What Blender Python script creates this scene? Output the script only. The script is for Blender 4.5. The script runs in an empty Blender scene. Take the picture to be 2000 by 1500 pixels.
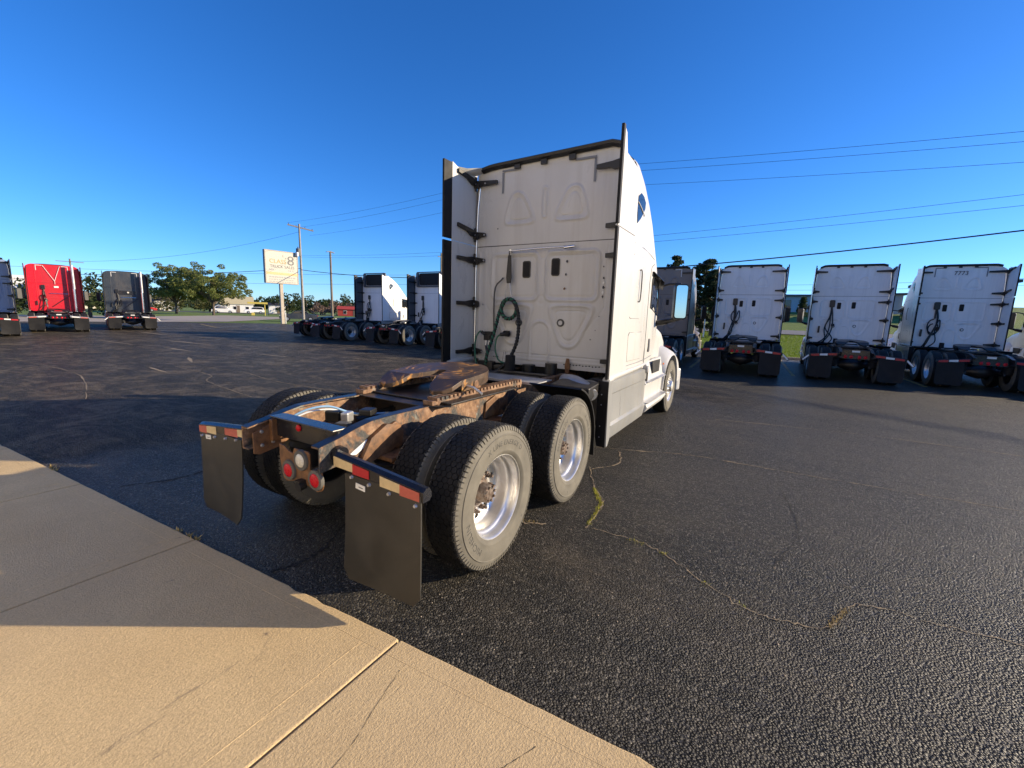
import bpy, bmesh, math, random
import numpy as np
from mathutils import Vector, Matrix

scene = bpy.context.scene
C = scene.collection
random.seed(7)
RNG = np.random.default_rng(7)

# ------------------------------------------------------------------ camera
CAM_POS = Vector((-2.4564, -2.6974, 1.7782))
F_PX, YAW, PITCH, ROLL = 844.896, 0.530518, 0.157335, 0.0333146
fw = Vector((math.cos(YAW) * math.cos(PITCH), math.sin(YAW) * math.cos(PITCH), -math.sin(PITCH)))
rt = Vector((math.sin(YAW), -math.cos(YAW), 0.0))
up = rt.cross(fw)
rt2 = math.cos(ROLL) * rt + math.sin(ROLL) * up
up2 = -math.sin(ROLL) * rt + math.cos(ROLL) * up
cam_data = bpy.data.cameras.new('camera')
cam_data.sensor_fit = 'HORIZONTAL'
cam_data.sensor_width = 36.0
cam_data.lens = F_PX / 2000.0 * 36.0
cam_data.clip_start = 0.05
cam_data.clip_end = 6000.0
cam = bpy.data.objects.new('camera', cam_data)
C.objects.link(cam)
cam.matrix_world = Matrix(((rt2.x, up2.x, -fw.x, CAM_POS.x), (rt2.y, up2.y, -fw.y, CAM_POS.y),
                           (rt2.z, up2.z, -fw.z, CAM_POS.z), (0, 0, 0, 1)))
scene.camera = cam

# ------------------------------------------------------------------ light
SUN_EL = math.radians(17.0)
SUN_AZ = math.atan2(-0.842, 0.54)                     # direction towards the sun in the ground plane
to_sun = Vector((math.cos(SUN_AZ) * math.cos(SUN_EL), math.sin(SUN_AZ) * math.cos(SUN_EL), math.sin(SUN_EL)))
world = bpy.data.worlds.new('World')
scene.world = world
world.use_nodes = True
wn = world.node_tree
wn.nodes.clear()
sky = wn.nodes.new('ShaderNodeTexSky')
sky.sky_type = 'NISHITA'
sky.sun_disc = False
sky.sun_elevation = SUN_EL
sky.sun_rotation = math.pi / 2 - SUN_AZ
sky.altitude = 0.0
sky.air_density = 0.8
sky.dust_density = 0.2
sky.ozone_density = 7.0
sat = wn.nodes.new('ShaderNodeHueSaturation')
sat.inputs['Saturation'].default_value = 1.10
sat.inputs['Hue'].default_value = 0.505
bg = wn.nodes.new('ShaderNodeBackground')
bg.inputs['Strength'].default_value = 0.111
wo = wn.nodes.new('ShaderNodeOutputWorld')
wn.links.new(sky.outputs[0], sat.inputs['Color'])
wn.links.new(sat.outputs[0], bg.inputs['Color'])
wn.links.new(bg.outputs[0], wo.inputs['Surface'])
sun_data = bpy.data.lights.new('sun', 'SUN')
sun_data.energy = 3.95
sun_data.angle = math.radians(0.53)
sun_data.color = (1.0, 0.82, 0.57)
sun = bpy.data.objects.new('sun', sun_data)
C.objects.link(sun)
sun.rotation_euler = (-to_sun).to_track_quat('-Z', 'Y').to_euler()
scene.view_settings.view_transform = 'Standard'
scene.view_settings.look = 'None'
scene.view_settings.gamma = 1.0
scene.view_settings.use_curve_mapping = False
scene.view_settings.exposure = 1.08

# ------------------------------------------------------------------ materials
MATS = {}


def new_mat(name):
    m = bpy.data.materials.new(name)
    m.use_nodes = True
    n = m.node_tree
    b = n.nodes['Principled BSDF']
    MATS[name] = m
    return m, n, b


def noise(n, scale, detail=4.0, rough=0.55, coord='Object', stretch=None, dist=0.0):
    tc = n.nodes.new('ShaderNodeTexCoord')
    src = tc.outputs[coord]
    if stretch:
        mp = n.nodes.new('ShaderNodeMapping')
        mp.inputs['Scale'].default_value = stretch
        n.links.new(src, mp.inputs['Vector'])
        src = mp.outputs[0]
    t = n.nodes.new('ShaderNodeTexNoise')
    t.inputs['Scale'].default_value = scale
    t.inputs['Detail'].default_value = detail
    t.inputs['Roughness'].default_value = rough
    t.inputs['Distortion'].default_value = dist
    n.links.new(src, t.inputs['Vector'])
    return t


def ramp(n, fac, stops):
    r = n.nodes.new('ShaderNodeValToRGB')
    e = r.color_ramp.elements
    while len(e) < len(stops):
        e.new(0.5)
    for i, (p, c) in enumerate(stops):
        e[i].position = p
        e[i].color = (c[0], c[1], c[2], 1) if hasattr(c, '__len__') else (c, c, c, 1)
    n.links.new(fac, r.inputs[0])
    return r


def mixc(n, fac, a, b, mode='MIX'):
    m = n.nodes.new('ShaderNodeMix')
    m.data_type = 'RGBA'
    m.blend_type = mode
    for sock, v in ((m.inputs[0], fac), (m.inputs[6], a), (m.inputs[7], b)):
        if hasattr(v, 'links') or hasattr(v, 'is_output'):
            n.links.new(v, sock)
        elif hasattr(v, '__len__'):
            sock.default_value = (v[0], v[1], v[2], 1)
        else:
            sock.default_value = v
    return m.outputs[2]


def bump(n, b, h, strength=0.3, dist=0.01, prev=None):
    k = n.nodes.new('ShaderNodeBump')
    k.inputs['Strength'].default_value = strength
    k.inputs['Distance'].default_value = dist
    n.links.new(h, k.inputs['Height'])
    if prev:
        n.links.new(prev, k.inputs['Normal'])
    n.links.new(k.outputs[0], b.inputs['Normal'])
    return k.outputs[0]


def simple(name, col, rough=0.5, metal=0.0, var=0.12, scale=6.0, spec=0.5, coat=0.0, dirt=None, dirt_amt=0.0, dscale=2.5, bmp=0.0):
    m, n, b = new_mat(name)
    t = noise(n, scale, 5.0)
    lo = [max(0, c * (1 - var)) for c in col]
    hi = [c * (1 + var) for c in col]
    r = ramp(n, t.outputs[0], [(0.3, lo), (0.7, hi)])
    out = r.outputs[0]
    if dirt:
        t2 = noise(n, dscale, 8.0, 0.65, dist=0.6)
        f = ramp(n, t2.outputs[0], [(0.42, 0.0), (0.72, dirt_amt)])
        out = mixc(n, f.outputs[0], out, dirt)
    n.links.new(out, b.inputs['Base Color'])
    rr = ramp(n, t.outputs[0], [(0.3, max(0.02, rough - 0.07)), (0.7, min(1, rough + 0.07))])
    n.links.new(rr.outputs[0], b.inputs['Roughness'])
    b.inputs['Metallic'].default_value = metal
    b.inputs['Specular IOR Level'].default_value = spec
    b.inputs['Coat Weight'].default_value = coat
    b.inputs['Coat Roughness'].default_value = 0.08
    if bmp:
        t3 = noise(n, 140.0, 3.0)
        bump(n, b, t3.outputs[0], bmp, 0.003)
    return m


def paint(name, col, dirt=(0.30, 0.26, 0.20), amt=0.35):
    m, n, b = new_mat(name)
    t2 = noise(n, 1.6, 9.0, 0.66, dist=0.5, stretch=(1, 1, 0.45))
    f = ramp(n, t2.outputs[0], [(0.45, 0.0), (0.8, amt)])
    t3 = noise(n, 60.0, 3.0)
    f3 = ramp(n, t3.outputs[0], [(0.62, 0.0), (0.80, amt * 0.5)])
    o = mixc(n, f.outputs[0], col, dirt)
    o = mixc(n, f3.outputs[0], o, dirt)
    n.links.new(o, b.inputs['Base Color'])
    rr = ramp(n, t2.outputs[0], [(0.35, 0.26), (0.75, 0.55)])
    n.links.new(rr.outputs[0], b.inputs['Roughness'])
    t4 = noise(n, 1.7, 2.0)
    bump(n, b, t4.outputs[0], 0.12, 0.05)
    # grime that has run down
    t5 = noise(n, 7.0, 6.0, 0.6, stretch=(1, 1, 0.05))
    f5 = ramp(n, t5.outputs[0], [(0.52, 0.0), (0.72, amt * 0.9)])
    o2 = mixc(n, f5.outputs[0], o, [c * .8 for c in dirt])
    n.links.new(o2, b.inputs['Base Color'])
    return m


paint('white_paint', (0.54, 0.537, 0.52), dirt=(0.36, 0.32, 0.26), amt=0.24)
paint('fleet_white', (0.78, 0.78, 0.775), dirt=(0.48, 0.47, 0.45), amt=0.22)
paint('red_paint', (0.50, 0.006, 0.018), dirt=(0.30, 0.03, 0.03), amt=0.3)
paint('grey_paint', (0.032, 0.038, 0.048), dirt=(0.12, 0.11, 0.10), amt=0.35)
paint('taupe_paint', (0.16, 0.145, 0.14), dirt=(0.20, 0.18, 0.16), amt=0.35)
paint('slate_paint', (0.20, 0.27, 0.42), dirt=(0.2, 0.2, 0.22), amt=0.3)
paint('silver_paint', (0.26, 0.265, 0.26), dirt=(0.28, 0.26, 0.22), amt=0.5)
paint('car_white', (0.7, 0.7, 0.7), amt=0.1)
paint('car_dark', (0.03, 0.035, 0.045), amt=0.1)
paint('car_red', (0.5, 0.02, 0.02), amt=0.1)
simple('black_plastic', (0.008, 0.008, 0.009), 0.40, var=0.25, dirt=(0.05, 0.047, 0.042), dirt_amt=0.2)
simple('black_steel', (0.008, 0.0085, 0.010), 0.36, var=0.3, dirt=(0.06, 0.042, 0.03), dirt_amt=0.45, dscale=5)
simple('black_gloss', (0.010, 0.011, 0.016), 0.22, var=0.2, dirt=(0.06, 0.055, 0.05), dirt_amt=0.2)
simple('deep_black', (0.006, 0.006, 0.007), 0.8, var=0.2)
simple('rubber_trim', (0.008, 0.008, 0.009), 0.6, var=0.2, spec=0.25, dirt=(0.035, 0.032, 0.03), dirt_amt=0.3)
simple('tread_rubber', (0.012, 0.012, 0.012), 0.75, var=0.3, scale=12, spec=0.25, dirt=(0.05, 0.047, 0.042), dirt_amt=0.40, dscale=6, bmp=0.25)
simple('flap_plastic', (0.026, 0.025, 0.022), 0.40, var=0.18, scale=3, dirt=(0.075, 0.07, 0.06), dirt_amt=0.35, dscale=3)
simple('aluminium', (0.84, 0.83, 0.80), 0.43, metal=1.0, var=0.05, dirt=(0.55, 0.52, 0.47), dirt_amt=0.4, dscale=8)
simple('chrome', (0.75, 0.76, 0.78), 0.10, metal=1.0, var=0.05)
simple('galvanised', (0.52, 0.53, 0.55), 0.42, metal=0.7, var=0.15, dirt=(0.3, 0.28, 0.25), dirt_amt=0.4)
simple('rusty_nut', (0.11, 0.075, 0.055), 0.65, metal=0.4, var=0.5, scale=40, dirt=(0.34, 0.31, 0.28), dirt_amt=0.6, dscale=30)
simple('lens_red', (0.50, 0.004, 0.015), 0.3, var=0.15, scale=60, spec=0.3)
simple('lens_clear', (0.62, 0.60, 0.52), 0.2, var=0.15, scale=70, spec=0.6)
simple('lens_grommet', (0.11, 0.107, 0.10), 0.8, var=0.15, spec=0.2)
simple('lens_amber', (0.75, 0.20, 0.05), 0.25, var=0.1)
simple('tape_cream', (0.62, 0.48, 0.26), 0.4, var=0.12, scale=25)
simple('tape_red', (0.42, 0.012, 0.02), 0.35, var=0.12, scale=25)
simple('tape_faded', (0.45, 0.10, 0.07), 0.45, var=0.15, scale=25)
simple('tape_white', (0.74, 0.73, 0.70), 0.4, var=0.06)
simple('tape_grey', (0.17, 0.18, 0.20), 0.4, var=0.1)
simple('sticker', (0.75, 0.75, 0.72), 0.4, var=0.04)
simple('ink', (0.03, 0.03, 0.045), 0.5, var=0.1)
simple('hose_green', (0.012, 0.11, 0.065), 0.42, var=0.2)
simple('hose_blue', (0.25, 0.42, 0.60), 0.4, var=0.2)
simple('hose_black', (0.010, 0.011, 0.012), 0.40, var=0.2)
simple('wood_pole', (0.20, 0.165, 0.13), 0.85, var=0.25, scale=10, dirt=(0.08, 0.065, 0.05), dirt_amt=0.6)
simple('wood_pole_grey', (0.30, 0.28, 0.255), 0.85, var=0.2, scale=10, dirt=(0.12, 0.1, 0.09), dirt_amt=0.5)
simple('wire_black', (0.010, 0.011, 0.014), 0.6, var=0.05)
simple('sign_cream', (0.47, 0.445, 0.37), 0.45, var=0.05, scale=2)
simple('sign_yellow', (0.40, 0.26, 0.05), 0.45, var=0.06)
simple('sign_grey', (0.11, 0.11, 0.11), 0.45, var=0.1)
simple('sign_peach', (0.60, 0.40, 0.17), 0.45, var=0.06)
simple('sign_pale', (0.30, 0.30, 0.30), 0.45, var=0.06)
simple('sign_metal', (0.07, 0.075, 0.085), 0.5, var=0.15)
simple('painted_post', (0.40, 0.345, 0.28), 0.6, var=0.15, dirt=(0.2, 0.15, 0.1), dirt_amt=0.4)
simple('yellow_paint', (0.55, 0.44, 0.10), 0.5, var=0.1)
simple('line_paint', (0.50, 0.33, 0.08), 0.7, var=0.2, scale=4, dirt=(0.07, 0.065, 0.06), dirt_amt=0.9, dscale=5)
simple('line_white', (0.42, 0.40, 0.36), 0.7, var=0.2, scale=4, dirt=(0.07, 0.065, 0.06), dirt_amt=0.9, dscale=5)
simple('metal_siding', (0.42, 0.45, 0.48), 0.6, var=0.06, scale=1.0)
simple('brown_siding', (0.16, 0.12, 0.09), 0.7, var=0.15)
simple('cream_siding', (0.78, 0.73, 0.62), 0.7, var=0.08)
simple('roof_dark', (0.07, 0.065, 0.065), 0.8, var=0.2)
simple('roof_yellow', (0.46, 0.40, 0.24), 0.7, var=0.1)
simple('barn_red', (0.42, 0.05, 0.035), 0.7, var=0.15)
simple('bark', (0.085, 0.065, 0.048), 0.9, var=0.3, scale=14, bmp=0.4)
simple('moss', (0.42, 0.40, 0.045), 0.9, var=0.3, scale=60)
simple('dry_weed', (0.45, 0.34, 0.14), 0.9, var=0.3, scale=60)
simple('crack_dark', (0.012, 0.012, 0.013), 0.95, var=0.3)
simple('crack_dusty', (0.30, 0.23, 0.14), 0.95, var=0.35, scale=30, dirt=(0.05, 0.05, 0.05), dirt_amt=0.8, dscale=18)
simple('pale_road', (0.40, 0.33, 0.25), 0.9, var=0.12, scale=1.5)
simple('grey_road', (0.17, 0.165, 0.16), 0.9, var=0.12, scale=1.5)
simple('white_wall', (0.66, 0.66, 0.66), 0.7, var=0.04)
simple('air_tank', (0.35, 0.34, 0.32), 0.35, metal=0.6, var=0.15, dirt=(0.2, 0.17, 0.13), dirt_amt=0.5)


def glass_mat(name, col):
    m, n, b = new_mat(name)
    t = noise(n, 3.0, 3.0)
    r = ramp(n, t.outputs[0], [(0.3, [c * 0.8 for c in col]), (0.7, [c * 1.2 for c in col])])
    n.links.new(r.outputs[0], b.inputs['Base Color'])
    b.inputs['Roughness'].default_value = 0.04
    b.inputs['Specular IOR Level'].default_value = 0.8
    return m


glass_mat('dark_glass', (0.012, 0.014, 0.018))
glass_mat('mirror_glass', (0.02, 0.02, 0.02))
MATS['mirror_glass'].node_tree.nodes['Principled BSDF'].inputs['Metallic'].default_value = 1.0
n_ = MATS['mirror_glass'].node_tree
for l_ in list(n_.links):
    if l_.to_socket.name == 'Base Color':
        n_.links.remove(l_)
n_.nodes['Principled BSDF'].inputs['Base Color'].default_value = (0.85, 0.9, 0.9, 1)


def leaf_mat(name, cols, rough=0.6):
    m, n, b = new_mat(name)
    g = n.nodes.new('ShaderNodeNewGeometry')
    r = ramp(n, g.outputs['Random Per Island'], [(i / max(1, len(cols) - 1), c) for i, c in enumerate(cols)])
    n.links.new(r.outputs[0], b.inputs['Base Color'])
    b.inputs['Roughness'].default_value = rough
    b.inputs['Specular IOR Level'].default_value = 0.25
    tr = n.nodes.new('ShaderNodeBsdfTranslucent')
    n.links.new(r.outputs[0], tr.inputs['Color'])
    mx = n.nodes.new('ShaderNodeMixShader')
    mx.inputs[0].default_value = 0.42
    out = n.nodes['Material Output']
    n.links.new(b.outputs[0], mx.inputs[1])
    n.links.new(tr.outputs[0], mx.inputs[2])
    n.links.new(mx.outputs[0], out.inputs['Surface'])
    return m


leaf_mat('locust_leaf', [(0.10, 0.145, 0.04), (0.165, 0.20, 0.055), (0.24, 0.24, 0.075), (0.12, 0.165, 0.045)])
leaf_mat('pine_leaf', [(0.014, 0.028, 0.014), (0.030, 0.048, 0.020), (0.055, 0.062, 0.022)])
leaf_mat('dark_leaf', [(0.022, 0.042, 0.015), (0.045, 0.068, 0.022), (0.075, 0.085, 0.028)])
leaf_mat('hedge_leaf', [(0.05, 0.06, 0.02), (0.09, 0.10, 0.03), (0.13, 0.11, 0.04)])
leaf_mat('autumn_leaf', [(0.20, 0.10, 0.08), (0.30, 0.20, 0.15), (0.14, 0.10, 0.06), (0.36, 0.27, 0.22)])
leaf_mat('grass_blade', [(0.10, 0.17, 0.015), (0.16, 0.24, 0.02), (0.21, 0.26, 0.03)])


def m_rust_frame():
    m, n, b = new_mat('rust_frame')
    t1 = noise(n, 3.2, 10.0, 0.68, dist=0.8)
    t2 = noise(n, 16.0, 8.0, 0.7)
    t3 = noise(n, 60.0, 4.0, 0.6)
    rust = ramp(n, t2.outputs[0], [(0.25, (0.050, 0.028, 0.018)), (0.45, (0.17, 0.090, 0.048)), (0.6, (0.29, 0.175, 0.10)), (0.8, (0.44, 0.35, 0.26))])
    dark = ramp(n, t3.outputs[0], [(0.3, (0.018, 0.02, 0.022)), (0.75, (0.09, 0.085, 0.075))])
    f = ramp(n, t1.outputs[0], [(0.43, 0.0), (0.50, 1.0)])
    o = mixc(n, f.outputs[0], dark.outputs[0], rust.outputs[0])
    t4 = noise(n, 4.4, 6.0, 0.6)
    f2 = ramp(n, t4.outputs[0], [(0.62, 0.0), (0.67, 0.85)])
    o = mixc(n, f2.outputs[0], o, (0.20, 0.225, 0.205))
    n.links.new(o, b.inputs['Base Color'])
    b.inputs['Roughness'].default_value = 0.75
    k = bump(n, b, t2.outputs[0], 0.5, 0.01)
    bump(n, b, t3.outputs[0], 0.3, 0.004, k)


m_rust_frame()


def m_rust_brown():
    m, n, b = new_mat('rust_brown')
    t2 = noise(n, 14.0, 9.0, 0.7, dist=0.5)
    r = ramp(n, t2.outputs[0], [(0.3, (0.05, 0.025, 0.013)), (0.5, (0.16, 0.075, 0.030)), (0.75, (0.28, 0.14, 0.055))])
    n.links.new(r.outputs[0], b.inputs['Base Color'])
    b.inputs['Roughness'].default_value = 0.6
    bump(n, b, t2.outputs[0], 0.3, 0.006)


m_rust_brown()


def m_grease():
    m, n, b = new_mat('greasy_plate')
    t1 = noise(n, 4.5, 8.0, 0.65, dist=1.2)
    dark = ramp(n, t1.outputs[0], [(0.3, (0.026, 0.018, 0.014)), (0.52, (0.075, 0.046, 0.029)), (0.78, (0.20, 0.115, 0.05))])
    tc = n.nodes.new('ShaderNodeTexCoord')
    mp = n.nodes.new('ShaderNodeMapping')
    mp.inputs['Location'].default_value = (-0.12, 0.05, 0.0)
    n.links.new(tc.outputs['Object'], mp.inputs['Vector'])
    w = n.nodes.new('ShaderNodeTexWave')
    w.wave_type = 'RINGS'
    w.rings_direction = 'Z'
    w.inputs['Scale'].default_value = 3.6
    w.inputs['Distortion'].default_value = 9.0
    w.inputs['Detail'].default_value = 5.0
    w.inputs['Detail Scale'].default_value = 1.6
    n.links.new(mp.outputs[0], w.inputs['Vector'])
    fw_ = ramp(n, w.outputs[0], [(0.55, 0.0), (0.85, 1.0)])
    t2 = noise(n, 3.4, 5.0, 0.55, dist=0.8)
    fm = ramp(n, t2.outputs[0], [(0.47, 0.0), (0.60, 0.95)])
    mul = n.nodes.new('ShaderNodeMath')
    mul.operation = 'MULTIPLY'
    n.links.new(fw_.outputs[0], mul.inputs[0])
    n.links.new(fm.outputs[0], mul.inputs[1])
    o = mixc(n, mul.outputs[0], dark.outputs[0], (0.50, 0.23, 0.045))
    n.links.new(o, b.inputs['Base Color'])
    rr = ramp(n, t1.outputs[0], [(0.3, 0.38), (0.7, 0.65)])
    n.links.new(rr.outputs[0], b.inputs['Roughness'])
    k = bump(n, b, t1.outputs[0], 0.4, 0.01)
    bump(n, b, mul.outputs[0], 0.5, 0.006, k)


m_grease()


def m_sidewall():
    m, n, b = new_mat('sidewall_rubber')
    t1 = noise(n, 7.0, 8.0, 0.6)
    t2 = noise(n, 2.2, 4.0, 0.5)
    r = ramp(n, t1.outputs[0], [(0.3, (0.105, 0.097, 0.078)), (0.7, (0.165, 0.152, 0.122))])
    f = ramp(n, t2.outputs[0], [(0.45, 0.0), (0.75, 0.5)])
    o = mixc(n, f.outputs[0], r.outputs[0], (0.075, 0.071, 0.062))
    n.links.new(o, b.inputs['Base Color'])
    b.inputs['Roughness'].default_value = 0.85
    t3 = noise(n, 90.0, 3.0)
    bump(n, b, t3.outputs[0], 0.15, 0.003)
    m2, n2, b2 = new_mat('sidewall_letter')
    t = noise(n2, 30.0, 5.0)
    r2 = ramp(n2, t.outputs[0], [(0.3, (0.035, 0.034, 0.032)), (0.7, (0.075, 0.070, 0.062))])
    n2.links.new(r2.outputs[0], b2.inputs['Base Color'])
    b2.inputs['Roughness'].default_value = 0.8


m_sidewall()


def m_asphalt():
    m, n, b = new_mat('asphalt')
    vor = n.nodes.new('ShaderNodeTexVoronoi')
    tc = n.nodes.new('ShaderNodeTexCoord')
    n.links.new(tc.outputs['Object'], vor.inputs['Vector'])
    vor.inputs['Scale'].default_value = 85.0
    t1 = noise(n, 150.0, 3.0, 0.6)
    # stone colour per cell
    sep = n.nodes.new('ShaderNodeSeparateColor')
    n.links.new(vor.outputs['Color'], sep.inputs[0])
    base = ramp(n, sep.outputs[0], [(0.0, (0.010, 0.0097, 0.0088)), (0.5, (0.025, 0.0242, 0.0215)), (0.82, (0.062, 0.059, 0.051)), (1.0, (0.28, 0.255, 0.205))])
    # wear: tan dust in large streaky patches
    t2 = noise(n, 0.55, 7.0, 0.62, stretch=(1.9, 0.55, 1.0), dist=0.7)
    dust = ramp(n, t2.outputs[0], [(0.42, 0.0), (0.72, 0.36)])
    t3 = noise(n, 1.5, 10.0, 0.72, stretch=(3.4, 0.55, 1.0), dist=1.6)
    streak = ramp(n, t3.outputs[0], [(0.50, 0.0), (0.60, 0.75)])
    o = mixc(n, dust.outputs[0], base.outputs[0], (0.125, 0.105, 0.078))
    # fine streaks only where the far side of the lot is worn (varies over the lot)
    # the far left of the lot is worn pale, the part by the wheels was sealed later
    sx = n.nodes.new('ShaderNodeSeparateXYZ')
    n.links.new(tc.outputs['Object'], sx.inputs[0])
    t4 = noise(n, 0.16, 3.0, 0.5)
    mad = n.nodes.new('ShaderNodeMath')
    mad.operation = 'MULTIPLY_ADD'
    mad.inputs[1].default_value = 0.055
    n.links.new(sx.outputs[1], mad.inputs[0])
    n.links.new(t4.outputs[0], mad.inputs[2])
    area = ramp(n, mad.outputs[0], [(0.50, 0.10), (0.85, 1.0)])
    mul = n.nodes.new('ShaderNodeMath')
    mul.operation = 'MULTIPLY'
    n.links.new(streak.outputs[0], mul.inputs[0])
    n.links.new(area.outputs[0], mul.inputs[1])
    o = mixc(n, mul.outputs[0], o, (0.24, 0.20, 0.145))
    am = n.nodes.new('ShaderNodeMath')
    am.operation = 'MULTIPLY'
    am.inputs[1].default_value = 0.55
    n.links.new(area.outputs[0], am.inputs[0])
    o = mixc(n, am.outputs[0], o, (0.092, 0.085, 0.075))
    t7 = noise(n, 1.15, 13.0, 0.78, dist=0.9)
    pt = ramp(n, t7.outputs[0], [(0.49, 0.0), (0.60, 0.85)])
    mul2 = n.nodes.new('ShaderNodeMath')
    mul2.operation = 'MULTIPLY'
    n.links.new(pt.outputs[0], mul2.inputs[0])
    n.links.new(area.outputs[0], mul2.inputs[1])
    o = mixc(n, mul2.outputs[0], o, (0.26, 0.21, 0.145))
    # darker sealed / oily blotches
    t5 = noise(n, 0.8, 5.0, 0.6)
    oil = ramp(n, t5.outputs[0], [(0.28, 0.45), (0.42, 0.0)])
    o = mixc(n, oil.outputs[0], o, (0.016, 0.016, 0.017))
    n.links.new(o, b.inputs['Base Color'])
    b.inputs['Roughness'].default_value = 0.42
    spr = ramp(n, area.outputs[0], [(0.10, 0.26), (0.55, 0.02)])
    n.links.new(spr.outputs[0], b.inputs['Specular IOR Level'])
    hh = ramp(n, vor.outputs['Distance'], [(0.0, 1.0), (0.75, 0.0)])
    k = bump(n, b, hh.outputs[0], 1.0, 0.040)
    bump(n, b, t1.outputs[0], 0.6, 0.010, k)


m_asphalt()


def m_concrete():
    m, n, b = new_mat('concrete')
    t1 = noise(n, 1.1, 8.0, 0.6)
    t2 = noise(n, 110.0, 5.0, 0.65)
    base = ramp(n, t1.outputs[0], [(0.3, (0.62, 0.455, 0.245)), (0.7, (0.75, 0.565, 0.31))])
    fine = ramp(n, t2.outputs[0], [(0.3, (0.62, 0.62, 0.62)), (0.7, (1.06, 1.06, 1.06))])
    o = mixc(n, 0.85, base.outputs[0], fine.outputs[0], 'MULTIPLY')
    t3 = noise(n, 2.6, 9.0, 0.72, dist=1.0, stretch=(0.7, 1.5, 1))
    st = ramp(n, t3.outputs[0], [(0.63, 0.0), (0.70, 0.8)])
    o = mixc(n, st.outputs[0], o, (0.13, 0.105, 0.085))
    t5 = noise(n, 0.5, 5.0, 0.6)
    g5 = ramp(n, t5.outputs[0], [(0.40, 0.0), (0.65, 0.35)])
    o = mixc(n, g5.outputs[0], o, (0.42, 0.32, 0.205))
    n.links.new(o, b.inputs['Base Color'])
    b.inputs['Roughness'].default_value = 0.9
    b.inputs['Specular IOR Level'].default_value = 0.2
    # broom finish: fine ridges across the slab
    t4 = noise(n, 55.0, 3.0, 0.6, stretch=(0.16, 1.6, 1.0))
    k = bump(n, b, t4.outputs[0], 0.30, 0.006)
    bump(n, b, t2.outputs[0], 0.75, 0.007, k)


m_concrete()


def m_grass():
    m, n, b = new_mat('grass_ground')
    t1 = noise(n, 0.35, 6.0, 0.6)
    t2 = noise(n, 30.0, 5.0, 0.7)
    a = ramp(n, t1.outputs[0], [(0.3, (0.13, 0.20, 0.020)), (0.6, (0.18, 0.25, 0.028)), (0.8, (0.23, 0.24, 0.045))])
    f = ramp(n, t2.outputs[0], [(0.3, (0.55, 0.55, 0.55)), (0.7, (1, 1, 1))])
    o = mixc(n, 0.8, a.outputs[0], f.outputs[0], 'MULTIPLY')
    n.links.new(o, b.inputs['Base Color'])
    b.inputs['Roughness'].default_value = 0.95
    bump(n, b, t2.outputs[0], 0.9, 0.06)


m_grass()


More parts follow.
